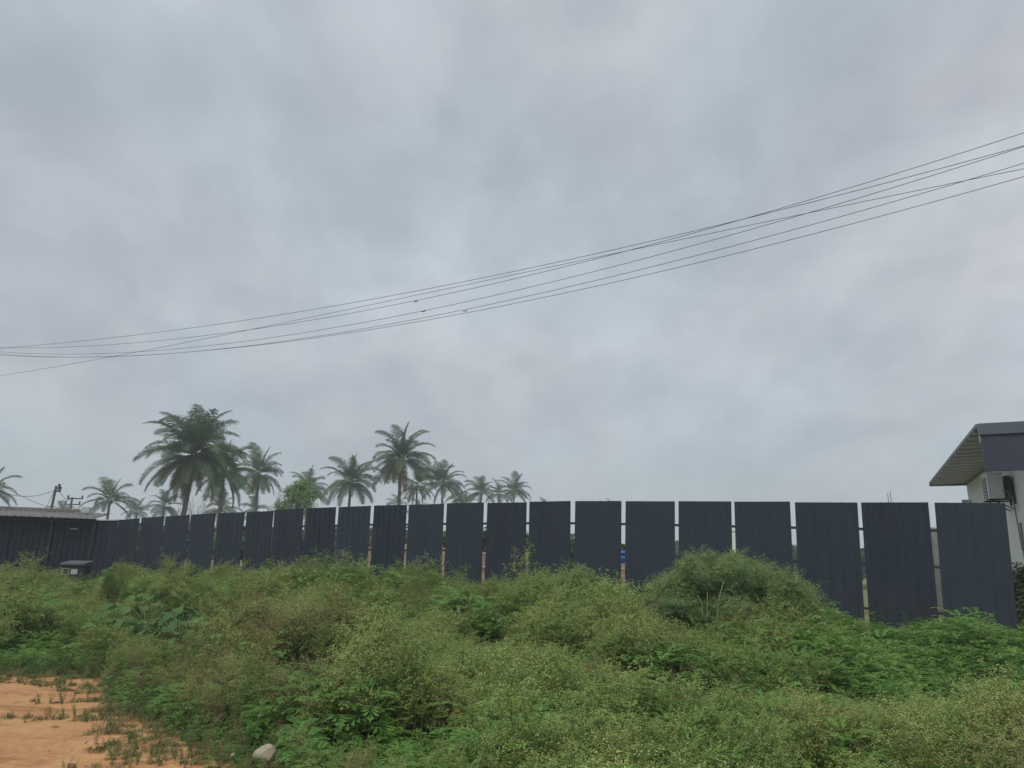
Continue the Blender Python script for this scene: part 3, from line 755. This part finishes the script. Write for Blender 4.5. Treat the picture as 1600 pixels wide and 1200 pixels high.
def proto_flowering(seed):
    r_ = random.Random(seed); q = MB()
    for st in range(3):
        a0 = r_.uniform(0, 6.28); lean_ = Vector((math.cos(a0) * .16, math.sin(a0) * .16, 1)).normalized()
        top = .62 + .15 * r_.random(); b0 = Vector((math.cos(a0) * .02, math.sin(a0) * .02, 0))
        q.tube([b0, b0 + lean_ * top], [.006, .003], 3, 1, False)
        for k in range(8):
            s_ = .2 + .8 * k / 7; an = k * 2.4 + r_.uniform(-.5, .5); b_ = b0 + lean_ * top * s_
            d = Vector((math.cos(an) * .8, math.sin(an) * .8, r_.uniform(.5, 1.2))).normalized()
            ln = (.34 - .12 * s_) * r_.uniform(.7, 1.15); e = b_ + d * ln
            q.tube([b_, e], [.0032, .0018], 3, 1, False)
            pinnate(q, b_, Vector((math.cos(an + .5), math.sin(an + .5), .25)), .15 * r_.uniform(.7, 1.2), 4, 0, r_)
            for j in range(5):
                t_ = .35 + .65 * j / 4; c_ = b_ + d * ln * t_; an2 = j * 2.4 + r_.random()
                d2 = (d + Vector((math.cos(an2), math.sin(an2), .35)) * .85).normalized(); l2 = r_.uniform(.05, .12)
                e2 = c_ + d2 * l2
                q.add([c_ - Vector((.0012, 0, 0)), c_ + Vector((.0012, 0, 0)), e2], [(0, 1, 2)], 1)
                for i in range(3): qleaf(q, c_ + d2 * l2 * r_.uniform(.1, .9), Vector((r_.gauss(0, 1), r_.gauss(0, 1), .4)), r_.uniform(.030, .062), .015, 0)
                for i in range(4):
                    f_ = e2 + Vector((r_.gauss(0, .016), r_.gauss(0, .016), r_.gauss(0, .010))); z_ = r_.uniform(.0042, .0070)
                    q.add([f_ + Vector((z_, 0, 0)), f_ + Vector((0, z_, 0)), f_ + Vector((-z_, 0, 0)), f_ + Vector((0, -z_, 0)), f_ + Vector((0, 0, z_)), f_ - Vector((0, 0, z_))], [(0, 1, 4), (1, 2, 4), (2, 3, 4), (3, 0, 4), (1, 0, 5), (3, 2, 5)], 2)
    return q.mesh('flowering_weed', [M_wleaf, M_wstem, M_wflow])
def proto_fern(seed, mat, nl=16, L=.26):
    r_ = random.Random(seed); q = MB()
    q.tube([(0, 0, 0), (.02, 0, .5)], [.006, .003], 3, 1, False)
    for k in range(nl):
        z = .06 + .46 * k / nl; an = k * 2.4 + r_.uniform(-.3, .3)
        pinnate(q, (0, 0, z), (math.cos(an), math.sin(an), .25 + .5 * k / nl), L * r_.uniform(.75, 1.15) * (1.1 - .3 * k / nl), 6, 0, r_, .34)
    return q.mesh('lobed_leaf_weed', [mat, M_wstem])
def proto_leafy(seed, mat, n=70):
    r_ = random.Random(seed); q = MB()
    for st in range(4):
        a0 = r_.uniform(0, 6.28); d = Vector((math.cos(a0) * .3, math.sin(a0) * .3, 1)).normalized(); top = r_.uniform(.35, .6)
        q.tube([(0, 0, 0), d * top], [.005, .002], 3, 1, False)
        for k in range(n // 4):
            z = top * (.15 + .85 * k / (n // 4)); an = k * 2.4 + a0
            qleaf(q, d * z, (math.cos(an), math.sin(an), r_.uniform(-.1, .5)), r_.uniform(.05, .10), r_.uniform(.022, .04), 0, .3)
    return q.mesh('leafy_weed', [mat, M_wstem])
def proto_grass(seed, nb=90, h=.12, mat=None):
    r_ = random.Random(seed); q = MB()
    for k in range(nb):
        an = r_.uniform(0, 6.28); sp_ = r_.uniform(.0, .16); l = h * r_.uniform(.3, 1.0) * (1.1 - sp_ * 4)
        b_ = Vector((math.cos(an) * sp_ * .8, math.sin(an) * sp_ * .8, 0)); an = r_.uniform(0, 6.28); m_ = b_ + Vector((math.cos(an) * l * .25, math.sin(an) * l * .25, l * .65)); e = m_ + Vector((math.cos(an) * l * .45, math.sin(an) * l * .45, l * .12 * r_.uniform(-1, 2)))
        s_ = Vector((-math.sin(an), math.cos(an), 0)) * .003
        q.add([b_ - s_, b_ + s_, m_ + s_ * .8, m_ - s_ * .8, e], [(0, 1, 2, 3), (3, 2, 4)], 0)
    return q.mesh('grass_tuft', [mat or M_grass])

def scatter(name, label, protos, pts):
    """pts: (x, y, z, scale, rotz, tiltx, tilty, index)"""
    col = bpy.data.collections.new(name + '_kinds')
    for k, me in enumerate(protos):
        o = bpy.data.objects.new('%s_kind_%02d' % (name, k), me); col.objects.link(o)
    me = bpy.data.meshes.new(name); me.from_pydata([p[:3] for p in pts], [], [])
    a = me.attributes.new('scl', 'FLOAT', 'POINT'); a.data.foreach_set('value', [p[3] for p in pts])
    a = me.attributes.new('rot', 'FLOAT_VECTOR', 'POINT'); a.data.foreach_set('vector', [c for p in pts for c in (p[5], p[6], p[4])])
    a = me.attributes.new('idx', 'INT', 'POINT'); a.data.foreach_set('value', [p[7] for p in pts])
    for q_ in protos[0].materials: me.materials.append(q_)
    ob = link(name, me, label=label, kind='stuff')
    ng = bpy.data.node_groups.new(name, 'GeometryNodeTree')
    ng.interface.new_socket('Geometry', in_out='INPUT', socket_type='NodeSocketGeometry')
    ng.interface.new_socket('Geometry', in_out='OUTPUT', socket_type='NodeSocketGeometry')
    gi = ng.nodes.new('NodeGroupInput'); go = ng.nodes.new('NodeGroupOutput')
    ci = ng.nodes.new('GeometryNodeCollectionInfo'); ci.inputs['Collection'].default_value = col
    ci.inputs['Separate Children'].default_value = True; ci.inputs['Reset Children'].default_value = True
    ip = ng.nodes.new('GeometryNodeInstanceOnPoints')
    def attr(nm, ty):
        n_ = ng.nodes.new('GeometryNodeInputNamedAttribute'); n_.data_type = ty; n_.inputs[0].default_value = nm
        return [o_ for o_ in n_.outputs if o_.enabled and o_.name == 'Attribute'][0]
    L_ = ng.links.new
    L_(gi.outputs[0], ip.inputs['Points']); L_(ci.outputs[0], ip.inputs['Instance']); ip.inputs['Pick Instance'].default_value = True
    L_(attr('idx', 'INT'), ip.inputs['Instance Index']); L_(attr('scl', 'FLOAT'), ip.inputs['Scale'])
    L_(attr('rot', 'FLOAT_VECTOR'), ip.inputs['Rotation'])
    L_(ip.outputs[0], go.inputs[0])
    md = ob.modifiers.new('scatter', 'NODES'); md.node_group = ng
    return ob

def proto_bush(seed):
    me = proto_flowering(seed); me.materials[0] = M_bushleaf; return me
BUSH_PROTOS = [proto_bush(70 + k) for k in range(3)]
LEAFY_PROTOS = [proto_fern(50, M_fern, 14, .2), proto_flowering(51), proto_fern(52, M_fern, 18, .16)]
# ------------------------------------------------------------------ bush in the weeds, hedge at the fence end
def bush(name, px, py_top, Y, wpx, label, cat, mat, n, seed, protos=None, ht_px=None, spr=None, stuffcrown=True, depth=0.8):
    p = at(px, py_top, Y); g = ground_z(p.x, p.y); h = p.z - g; W = wpx / F * Y / 2
    root = empty(name, (p.x, p.y, g), 0, label=label, cat=cat)
    r_ = random.Random(seed); q = MB()
    for k in range(9):
        an = r_.uniform(0, 6.28); a_ = r_.uniform(.2, .75)
        q.tube([(0.1 * math.cos(an), .1 * math.sin(an), 0), (W * a_ * .5 * math.cos(an), W * a_ * .5 * math.sin(an), h * .5), (W * a_ * math.cos(an), W * a_ * math.sin(an), h * r_.uniform(.5, .72))], [.022, .014, .005], 4, cap=False)
    q.build('stems', M_twig, root)
    bl = []
    for k in range(16):
        an = r_.uniform(0, 6.28); a_ = r_.random() ** .6
        bx_, by_ = W * .80 * a_ * math.cos(an), W * .80 * depth * a_ * math.sin(an)
        top = h * (1 - .30 * a_ ** 3) * r_.uniform(.84, 1.0); rz_ = h * .34
        bl.append(((bx_, by_, top - rz_), Vector((W * .36, W * .34, rz_))))
        bl.append(((bx_ * 1.1, by_ * 1.1, max(h * .28, top - rz_ * 2.0)), Vector((W * .36, W * .34, rz_))))
        bl.append(((bx_, by_, h * .16), Vector((W * .34, W * .32, h * .16))))
    if spr:
        crown('foliage', bl, n, spr, mat, root, seed)
    else:
        from mathutils import Euler
        pr = []
        for k in range(n):
            d_ = Vector((r_.gauss(0, 1), r_.gauss(0, 1), r_.gauss(.35, .8))).normalized()
            if d_.z < -.15: d_.z = abs(d_.z) * .5
            c_, rad = r_.choice(bl); sc_ = r_.uniform(.30, .78) * min(1, h / 1.1)
            q_ = Vector(c_) + Vector((d_.x * rad.x, d_.y * rad.y, d_.z * rad.z)) * r_.uniform(.35, 1.05) - d_ * .40 * sc_
            e = (d_ + Vector((0, 0, .9))).to_track_quat('Z', 'Y').to_euler()
            pr.append((q_.x, q_.y, max(0.02, q_.z), sc_, e.z, e.x, e.y, r_.randint(0, 2)))
        f_ = scatter('foliage', None, protos or BUSH_PROTOS, pr); f_.parent = root; f_['kind'] = 'stuff'
    return root
bush('rounded_bush', 1128, 868, 12.4, 215, 'big rounded pale green bush standing above the weeds against the fence', 'bush', M_bushleaf, 800, 21)
bush('small_bush', 1232, 900, 11.6, 66, 'small feathery bush on the right flank of the big rounded bush', 'bush', M_bushleaf, 130, 22)
bush('weedy_bush', 908, 898, 13.4, 70, 'small leafy bush at the foot of the fence below the third gap from the palms', 'bush', M_bushleaf, 120, 23)
bush('leafy_shrub', 290, 874, 16.2, 120, 'fresh green shrub rising highest out of the left weeds before the fence', 'shrub', M_bushleaf, 130, 24, LEAFY_PROTOS)
bush('slim_shrub', 181, 872, 16.8, 60, 'slim light green shrub covering the foot of the dark slit by the shed', 'shrub', M_bushleaf, 55, 25, LEAFY_PROTOS)
hd = bush('garden_hedge', 1612, 874, 13.9, 88, 'dark garden hedge with orange red flowers beside the fence end', 'hedge', M_hedge, 7000, 26, spr=leaf_spray(9, .16, .020, .9, 3))
M_redf = simple('orange_red_petals', (0.55, 0.10, 0.04), (0.65, 0.18, 0.07), 20, 0.6)
q = MB(); r_ = random.Random(3)
for k in range(26):
    c_ = Vector((-.42 + r_.uniform(-.12, .25), -.25 + r_.uniform(-.2, .2), r_.uniform(.2, .75)))
    for j in range(4):
        an = j * 1.57 + r_.random(); q.add([c_, c_ + Vector((math.cos(an) * .03, -.01, math.sin(an) * .03)), c_ + Vector((math.cos(an + .8) * .045, -.02, math.sin(an + .8) * .045)), c_ + Vector((math.cos(an + 1.5) * .03, -.01, math.sin(an + 1.5) * .03))], [(0, 1, 2, 3)])
fl = q.build('flowers', M_redf, hd); fl['kind'] = 'stuff'

r_ = random.Random(11)
fl_pts, fern_pts, leafy_pts, dry_pts, grass_pts, tall_pts = [], [], [], [], [], []
def plan(px, py, z=.5): return on_z(px, py, z).xy
step = .155
STONE = on_z(412, 1196, 0).xy
CL = {}
rc = random.Random(5)
for gj in range(0, 26):
    for gi in range(-22, 20):
        if rc.random() < .10: continue
        CL[(gi, gj)] = (gi * 1.28 + rc.uniform(-.42, .42), gj * 1.28 + rc.uniform(-.5, .5), rc.uniform(.82, 1.30), rc.uniform(.62, 1.12))
def clump(X, Yy):
    gi, gj = round(X / 1.28), round(Yy / 1.28); best = 0.0
    wx, wy = X + .22 * fnoise(X, Yy, 2.1, 41), Yy + .22 * fnoise(X, Yy, 2.1, 47)
    for a_ in (-1, 0, 1):
        for b_ in (-1, 0, 1):
            c_ = CL.get((gi + a_, gj + b_))
            if c_:
                q_ = 1 - ((wx - c_[0]) ** 2 + (wy - c_[1]) ** 2) / c_[2] ** 2
                if q_ > 0: best = max(best, c_[3] * q_ ** .45)
    return best
y = 2.6
while y < 25.5:
    stp = step * (1 + .25 * sstep(9, 20, y))
    x = -(.74 * y + 2.2)
    while x < .74 * y + 2.2:
        X = x + r_.uniform(-.5, .5) * stp; Yy = y + r_.uniform(-.5, .5) * stp; x += stp
        if Yy > fence_y(max(-13.0, min(9.7, X))) - .22 - .6 * max(0, -(X + 12.5)) * 0: continue
        if X > 9.7 and Yy > 12.4: continue
        d = edge_dist(X, Yy) if (X < 2 and Yy < 16) else -5
        jit = .25 * fnoise(X, Yy, 2.0, 5) 
        if d > -.02 + jit * .6: continue
        gz = ground_z(X, Yy)
        fy = fence_y(max(-13, min(9.7, X)))
        near = sstep(3.5, 12, Yy)
        nA = fnoise(X, Yy, .42, 1.0); nB = fnoise(X, Yy, 1.1, 2.0); nC = fnoise(X, Yy, .25, 7.0)
        # plant height: low and lush on the right towards the fence, taller and wispy in the middle
        right = sstep(.30, .52, X / Yy) * sstep(6.0, 8.5, Yy)
        hgt = (.66 + .05 * near) * (1 + .38 * nA) * (.13 + .92 * clump(X, Yy))
        hgt *= 1 - .50 * right
        hgt *= 1 - .35 * sstep(-.45, -.62, X / Yy) * sstep(10, 7, Yy)
        if d > -1.5: hgt *= .20 + .80 * max(0.0, min(1, -d / 1.5)) ** .8
        hgt *= r_.uniform(.8, 1.2)
        cl = clump(X, Yy)
        if cl < .30 and r_.random() < .55: continue
        ds = (Vector((X, Yy)) - STONE).length
        if ds < .13: continue
        if Yy < STONE.y + .1 and abs(X - STONE.x * Yy / STONE.y) < .22: hgt = min(hgt, .13)
        elif ds < .8 and X < STONE.x + .2: hgt = min(hgt, .10 + .16 * ds)
        if d < -1 and r_.random() < .05: hgt *= 1.4
        hgt = max(.12, hgt)
        tilt = (r_.gauss(0, .10), r_.gauss(0, .10))
        rz_ = r_.uniform(0, 6.28)
        hole = fnoise(X, Yy, .8, 21.0)
        if hole < -.22 and d < -.6: hgt *= .40
        if r_.random() < .035 + .10 * sstep(.1, .4, fnoise(X, Yy, .7, 55.0)): tall_pts.append((X, Yy, gz, max(.3, hgt) * 1.5 * r_.uniform(.7, 1.2), rz_, *tilt, r_.randint(0, 2)))
        u = r_.random()
        pf = .16 + .75 * right + (.30 if nC < -.25 else 0) + (.6 if hole < -.22 else 0)
        pleaf = .05 + .55 * sstep(-.35, -.60, X / Yy) * sstep(17, 10, Yy)
        pdry = -.0 + .32 * sstep(-.62, -.45, X / Yy) * sstep(-.10, -.30, X / Yy) * sstep(11.5, 8.5, Yy) + .30 * sstep(.20, .42, fnoise(X, Yy, .5, 33.0)) * (1 - right)
        if u < pf: fern_pts.append((X, Yy, gz - .02, min(hgt / .55 * .95, .62 + .06 * Yy), rz_, *tilt, r_.randint(0, 3)))
        elif u < pf + pleaf: leafy_pts.append((X, Yy, gz - .02, hgt / .55, rz_, *tilt, r_.randint(0, 2)))
        elif u < pf + pleaf + pdry: dry_pts.append((X, Yy, gz - .02, hgt / .62 * .8, rz_, *tilt, r_.randint(0, 1)))
        else: fl_pts.append((X, Yy, gz - .02, hgt / .85, rz_, *tilt, r_.randint(0, 4)))
    y += stp
# tufts of grass and creeping weeds straying on to the track
y = 3.4
while y < 13:
    x = -12.0
    while x < 2:
        X = x + r_.uniform(-.06, .06); Yy = y + r_.uniform(-.06, .06); x += .105
        d = edge_dist(X, Yy)
        if d < -.5: continue
        nn = 1.2 * fnoise(X * .6, Yy * 1.6, 1.3, 13.0) + .35 * fnoise(X, Yy, 4.0, 6.0)
        th_ = -.30 + .80 * sstep(-.1, 1.1, d) + .6 * sstep(1.1, 1.8, d)
        if nn > th_ and X > -.78 * Yy - .5:
            sc_ = r_.uniform(.45, .95) * (1 - .35 * sstep(0, 1.4, d))
            if r_.random() < .65: grass_pts.append((X, Yy, ground_z(X, Yy) - .01, sc_, r_.uniform(0, 6.28), r_.gauss(0, .15), r_.gauss(0, .15), r_.randint(0, 3)))
            else: leafy_pts.append((X, Yy, ground_z(X, Yy) - .01, sc_ * .38, r_.uniform(0, 6.28), 0, 0, r_.randint(0, 2)))
    y += .105
scatter('tall_grass', 'pale tall grass blades and seed stalks standing out of the weeds', [proto_grass(30, 22, .75), proto_grass(31, 14, .9), proto_grass(32, 30, .6)], tall_pts)
scatter('flowering_weeds', 'waist high feathery weeds dotted with tiny pale flower heads', [proto_flowering(k) for k in range(5)], fl_pts)
scatter('lobed_leaf_weeds', 'lush green weeds with deeply lobed leaves', [proto_fern(40 + k, M_fern, 13 + k, .28 + .03 * k) for k in range(4)], fern_pts)
scatter('leafy_weeds', 'small leaved dark green weeds', [proto_leafy(60 + k, M_broad) for k in range(3)], leafy_pts)
def proto_dry(seed):
    me = proto_flowering(seed); me.materials[0] = M_dry; me.materials[1] = M_dry; me.materials[2] = M_dry; return me
scatter('dry_weeds', 'faded olive brown seeding weeds among the green ones', [proto_dry(80), proto_dry(81)], dry_pts)
scatter('grass_tufts', 'short grass tufts scattered on the edge of the earth track', [proto_grass(k) for k in range(4)], grass_pts)
print('weeds', len(fl_pts), len(fern_pts), len(leafy_pts), len(dry_pts), len(grass_pts))

# ------------------------------------------------------------------ broad leaved plants on the left
def broad_leaf():
    V = [(0, 0, 0)]; Fc = []
    outl = [(.02, .04), (.25, .42), (.55, .50), (.85, .30), (1.05, 0)]
    V += [(x, y_, .10 * abs(y_) + .08 * x - .22 * x * x) for x, y_ in outl[:-1]]
    V += [(x, -y_, .10 * abs(y_) + .08 * x - .22 * x * x) for x, y_ in outl[:-1]]
    V += [(1.05, 0, -.16), (.28, 0, .0), (.62, 0, -.03)]
    Fc = [(0, 10, 2, 1), (10, 11, 3, 2), (11, 9, 4, 3), (0, 5, 6, 10), (10, 6, 7, 11), (11, 7, 8, 9)]
    me = bpy.data.meshes.new('leaf'); me.from_pydata(V, [], Fc); me.materials.append(M_broad); return me
BL = broad_leaf()
def broad_plant(px, py, Y, h, n, label, size=.17, spread=.55, seed=0):
    r_ = random.Random(seed); p = at(px, py, Y); g = ground_z(p.x, p.y); h = max(h, p.z - g)
    root = empty('broad_leaved_plant', (p.x, p.y, g), r_.uniform(0, 6), label=label, cat='plant', group='broad leaved plants in the weeds')
    q = MB(); tips = []
    for k in range(n):
        an = k * 2.4; s_ = (k + 1) / n; rr = spread * (.25 + .75 * r_.random() ** .5); z = h * (1.05 - .62 * (rr / spread) ** 2) * r_.uniform(.66, 1.0)
        e = Vector((math.cos(an) * rr, math.sin(an) * rr, z)); q.tube([(0, 0, h * .1), (e.x * .4, e.y * .4, z * .6), e], [.009, .006, .003], 4, cap=False); tips.append((e, an))
    q.build('stems', M_wstem, root)
    for e, an in tips:
        o = link('leaf', BL, root); o.location = e; s_ = size * r_.uniform(.7, 1.2); o.scale = (s_, s_, s_)
        o.rotation_euler = (r_.uniform(-.5, .5), r_.uniform(.0, .95), an + r_.uniform(-.5, .5))
broad_plant(240, 922, 14.5, .8, 110, 'largest broad leaved plant showing big dull green leaves left of centre', .17, 1.0, 1)
broad_plant(285, 952, 13.4, .6, 60, 'dark broad leaved plant just below and right of the largest one', .18, .5, 2)
broad_plant(1535, 1105, 5.6, .5, 30, 'leafy plant hanging over dark hollow in the lower right corner', .10, .36, 6)

# pale bare stalks in front of the big bush
for k, (xa, ya, xb, yb, lab) in enumerate(((1131, 908, 1122, 960, 'tallest pale bare stalk in front of the big rounded bush'), (1105, 925, 1105, 957, 'short pale bare stalk, middle of the three before the big bush'), (1090, 930, 1097, 957, 'short leaning pale stalk farthest left before the big bush'))):
    a = at(xa, ya, 11.0); b_ = at(xb, yb, 11.0); q = MB(); dn = (b_ - a)
    q.tube([a - b_, Vector((0.01, 0, (a - b_).z * .4)), Vector((0, 0, 0)), dn * .6], [.005, .008, .010, .011], 6)
    o = q.build('bare_stalk', simple('pale_stalk', (0.12, 0.16, 0.07), (0.18, 0.21, 0.09), 8, 0.8), smooth=True, label=lab, cat='stalk', group='bare stalks before the bush'); o.location = b_

# ------------------------------------------------------------------ stones
def stone(name, px, py, size, label, seed, sq=(1, .8, .85), z=0.0):
    import bmesh
    p = on_z(px, py, z); r_ = random.Random(seed)
    bm = bmesh.new(); bmesh.ops.create_icosphere(bm, subdivisions=3, radius=1)
    cuts = [(Vector((r_.gauss(0, 1), r_.gauss(0, 1), r_.gauss(0, 1))).normalized(), r_.uniform(.55, .8)) for _ in range(9)]
    for v in bm.verts:
        for n_, d_ in cuts:
            e = v.co.dot(n_) - d_
            if e > 0: v.co -= n_ * e * .9
        v.co += v.co.normalized() * .05 * mnoise.noise(v.co * 3 + Vector((seed, 0, 0)))
        v.co = Vector((v.co.x * sq[0], v.co.y * sq[1], v.co.z * sq[2])) * size
    me = bpy.data.meshes.new(name); bm.to_mesh(me); bm.free(); me.materials.append(M_stone)
    o = link(name, me, label=label, cat='stone'); o.location = (p.x, p.y, ground_z(p.x, p.y) + size * sq[2] * .75)
    return p
stone('stone', 412, 1196, .090, 'pale blocky stone at the edge of the weeds near the bottom', 4, (1, .9, .95))
stone('stone', 364, 1188, .030, 'small white stone left of the pale blocky stone', 5)
stone('stone', 92, 1097, .040, 'small flat pale stone lying on the bare earth', 6, (1.2, .8, .4))

def crumb(seed, n=5):
    r_ = random.Random(seed); q = MB()
    V = [Vector((x, y, z)) * r_.uniform(.7, 1.2) for x, y, z in ((1, 0, 0), (.3, .9, 0), (-.8, .5, 0), (-.7, -.6, 0), (.4, -.9, 0), (0, 0, .7), (.1, .1, -.5))]
    q.add(V, [(0, 1, 5), (1, 2, 5), (2, 3, 5), (3, 4, 5), (4, 0, 5), (1, 0, 6), (2, 1, 6), (3, 2, 6), (4, 3, 6), (0, 4, 6)])
    return q.mesh('pebble', [M_pebble])
M_pebble = simple('earthy_pebble', (0.30, 0.17, 0.10), (0.48, 0.36, 0.25), 3, 0.95)
peb = []
r_ = random.Random(8)
for _ in range(1500):
    Yy = r_.uniform(4.0, 11.5); X = r_.uniform(-.8 * Yy, -.2 * Yy)
    if edge_dist(X, Yy) < -.1: continue
    if fnoise(X, Yy, 1.6, 60.0) < r_.uniform(-.5, .4): continue
    z_ = .006 * math.exp(r_.gauss(0, .55)) + .002
    peb.append((X, Yy, ground_z(X, Yy) + z_ * .2, z_, r_.uniform(0, 6.28), r_.gauss(0, .3), r_.gauss(0, .3), r_.randint(0, 2)))
scatter('pebbles', 'crumbs of earth and pebbles strewn on the bare track', [crumb(1), crumb(2), crumb(3)], peb)

# ------------------------------------------------------------------ power poles on the left
def pole(px_top, py_top, px_b, Y, label, arms, rad=.11):
    a = at(px_top, py_top, Y); b_ = at(px_b, 800, Y); dn = a - b_; base = a - dn * (a.z / dn.z)
    root = empty('power_pole', base, 0, label=label, cat='power pole')
    L = a - base; q = MB(); q.tube([(0, 0, -.3), L], [rad * 1.2, rad * .8], 8); q.build('shaft', M_conc_dark, root)
    for (s_, wd, off) in arms:
        c_ = L * s_; q = MB(); q.box(c_ + Vector((off, 0, 0)), (wd, .09, .09)); arm = q.build('cross_arm', M_steel, root)
        for e in ((-.45, .45) if wd > .8 else (.4,)):
            q = MB(); cc = c_ + Vector((off + wd * e, 0, .05))
            q.tube([cc, cc + Vector((0, 0, .08)), cc + Vector((0, 0, .12)), cc + Vector((0, 0, .2))], [.03, .09, .06, .08], 8); q.build('insulator', M_black, arm)
    return root, a
M_conc_dark = simple('dark_concrete_pole', (0.10, 0.095, 0.09), (0.14, 0.13, 0.12), 4, 0.9)
P1, p1t = pole(88, 759, 79, 44, 'leaning power pole above the shed roof', [(.975, .22, .10), (.945, .30, .16)], .085)
P2, p2t = pole(113, 777, 109, 62, 'far power pole with two crossed arms right of the leaning one', [(.985, 1.3, .25), (.91, 1.3, .1)], .10)
def wire(name, pts, rad, label, group, seg=3):
    q = MB(); q.tube(pts, rad, seg, cap=False)
    return q.build(name, M_wire, label=label, cat='wire', group=group)
def sag(a, b_, s_, n=14):
    return [a.lerp(b_, i / n) - Vector((0, 0, s_ * 4 * (i / n) * (1 - i / n))) for i in range(n + 1)]
G2 = 'service wires at the leaning pole'
e1, e2 = at(-60, 722, 36), at(-60, 716, 36)
wire('service_wire', sag(e1, at(86, 766, 44), .9), .018, 'drooping wire from the left edge to the top of the leaning pole', G2)
wire('service_wire', sag(e2, at(112, 800, 62), .5), .018, 'lower wire passing below the leaning pole towards the far pole', G2)
wire('service_wire', sag(at(90, 763, 44), at(113, 779, 62), .3), .018, 'short wire joining the leaning pole to the far pole', G2)
wire('stay_wire', [at(84, 768, 44), at(68, 803, 42)], .014, 'thin stay wire left of the leaning pole', G2)
# two thin rods far behind the right of the fence
for px, h_, lab in ((1391, 768, 'taller thin rod sticking up behind the fence near the house'), (1387, 771, 'shorter thin rod beside the taller one behind the fence')):
    a = at(px, h_, 45); q = MB(); q.tube([(0, 0, 0), (0, 0, a.z)], .02, 5); o = q.build('steel_rod', M_wire, label=lab, cat='rod'); o.location = (a.x, a.y, 0)
pk = at(1511, 784, 13.9)
q = MB(); q.box((0, 0, 0), (.14, .08, .07)); q.box((0, 0, -1.0), (.06, .05, 1.93)); o = q.build('post_head', M_slate, label='short slate post head showing over the fence in front of the house', cat='post'); o.location = pk

# ------------------------------------------------------------------ overhead wires: parabolas in vertical planes
WL = {
 'top': ([(0, 544), (100, 536), (200, 525.5), (400, 496), (600, 464), (800, 425.5), (900, 406), (1100, 356), (1225, 325), (1600, 228.5)], 0.00, 'power wire that ends second highest at the right edge'),
 'b': ([(0, 543.5), (125, 541.5), (300, 526), (400, 514), (500, 497), (650, 471), (800, 438.5), (1010, 384), (1100, 357.5), (1225, 323), (1400, 271), (1600, 209)], 0.25, 'power wire that climbs highest at the right edge'),
 'c': ([(0, 587), (100, 571), (200, 553), (300, 532), (400, 513), (500, 494), (650, 461), (800, 430), (900, 408), (1010, 387), (1100, 366), (1235, 339), (1400, 303), (1525, 280), (1600, 263.5)], 0.9, 'straighter power wire that starts lowest at the left edge'),
 'd': ([(0, 550), (100, 552.5), (200, 551), (300, 544), (450, 522), (650, 487), (800, 458.5), (1025, 400), (1190, 350), (1375, 300), (1600, 230)], 0.45, 'power wire hanging third from the bottom in the middle'),
 'e': ([(0, 554), (100, 556.5), (200, 555.5), (400, 539), (600, 511), (800, 470.5), (1100, 390), (1350, 326), (1540, 275), (1600, 257.5)], 0.6, 'power wire hanging second from the bottom in the middle'),
 'f': ([(0, 555), (150, 557), (250, 553), (400, 540.5), (600, 512), (800, 475.5), (1100, 407.5), (1350, 343), (1600, 277.5)], 0.7, 'power wire that stays lowest on the right half'),
}
WA, WB = Vector((-14.5, 20.0)), Vector((6.6, 8.2))
wd_ = (WB - WA).normalized(); wn = Vector((-wd_.y, wd_.x))
knots = {'c': .66, 'd': .90, 'f': .80, 'e': .78}
for key, (pts, off, lab) in WL.items():
    us, zs = [], []
    A0 = WA + wn * off
    for px, py in pts:
        d = ray(px, py); k = wn.dot(A0 - EYE.xy) / wn.dot(Vector((d.x, d.y))); p = EYE + d * k
        us.append((p.xy - A0).dot(wd_)); zs.append(p.z)
    cf = np.polyfit(us, zs, 3)
    print('wire', key, 'resid', np.abs(np.polyval(cf, us) - zs).max(), cf)
    pl = []
    for i in range(61):
        u = min(us) - 3.0 + (max(us) - min(us) + 5.0) * i / 60
        p = A0 + wd_ * u; pl.append(Vector((p.x, p.y, float(np.polyval(cf, u)))))
    o = wire('power_wire', pl, .0045, lab, 'power wires crossing the sky', 5)
    if key in ('top', 'c', 'd', 'f'):
        pass
# twisted splices on three of the wires
for px, py, key, lab in ((650, 471, 'b', 'wire splice on the upper wires over the second tallest palm'), (662, 486.5, 'd', 'wire splice left of the lowest one on the third wire from the bottom'), (727, 486, 'f', 'wire splice on the lowest wires, the rightmost of three')):
    off = WL[key][1]; A0 = WA + wn * off; d = ray(px, py); k = wn.dot(A0 - EYE.xy) / wn.dot(Vector((d.x, d.y))); p = EYE + d * k
    q = MB(); dv = Vector((wd_.x, wd_.y, 0)); q.tube([dv * -.05, dv * 0, dv * .05], [.006, .009, .005], 6)
    q.tube([dv * .02, dv * .01 + Vector((0, 0, .03))], .004, 4)
    o = q.build('wire_splice', M_wire, label=lab, cat='splice', group='splices on the power wires'); o.location = p
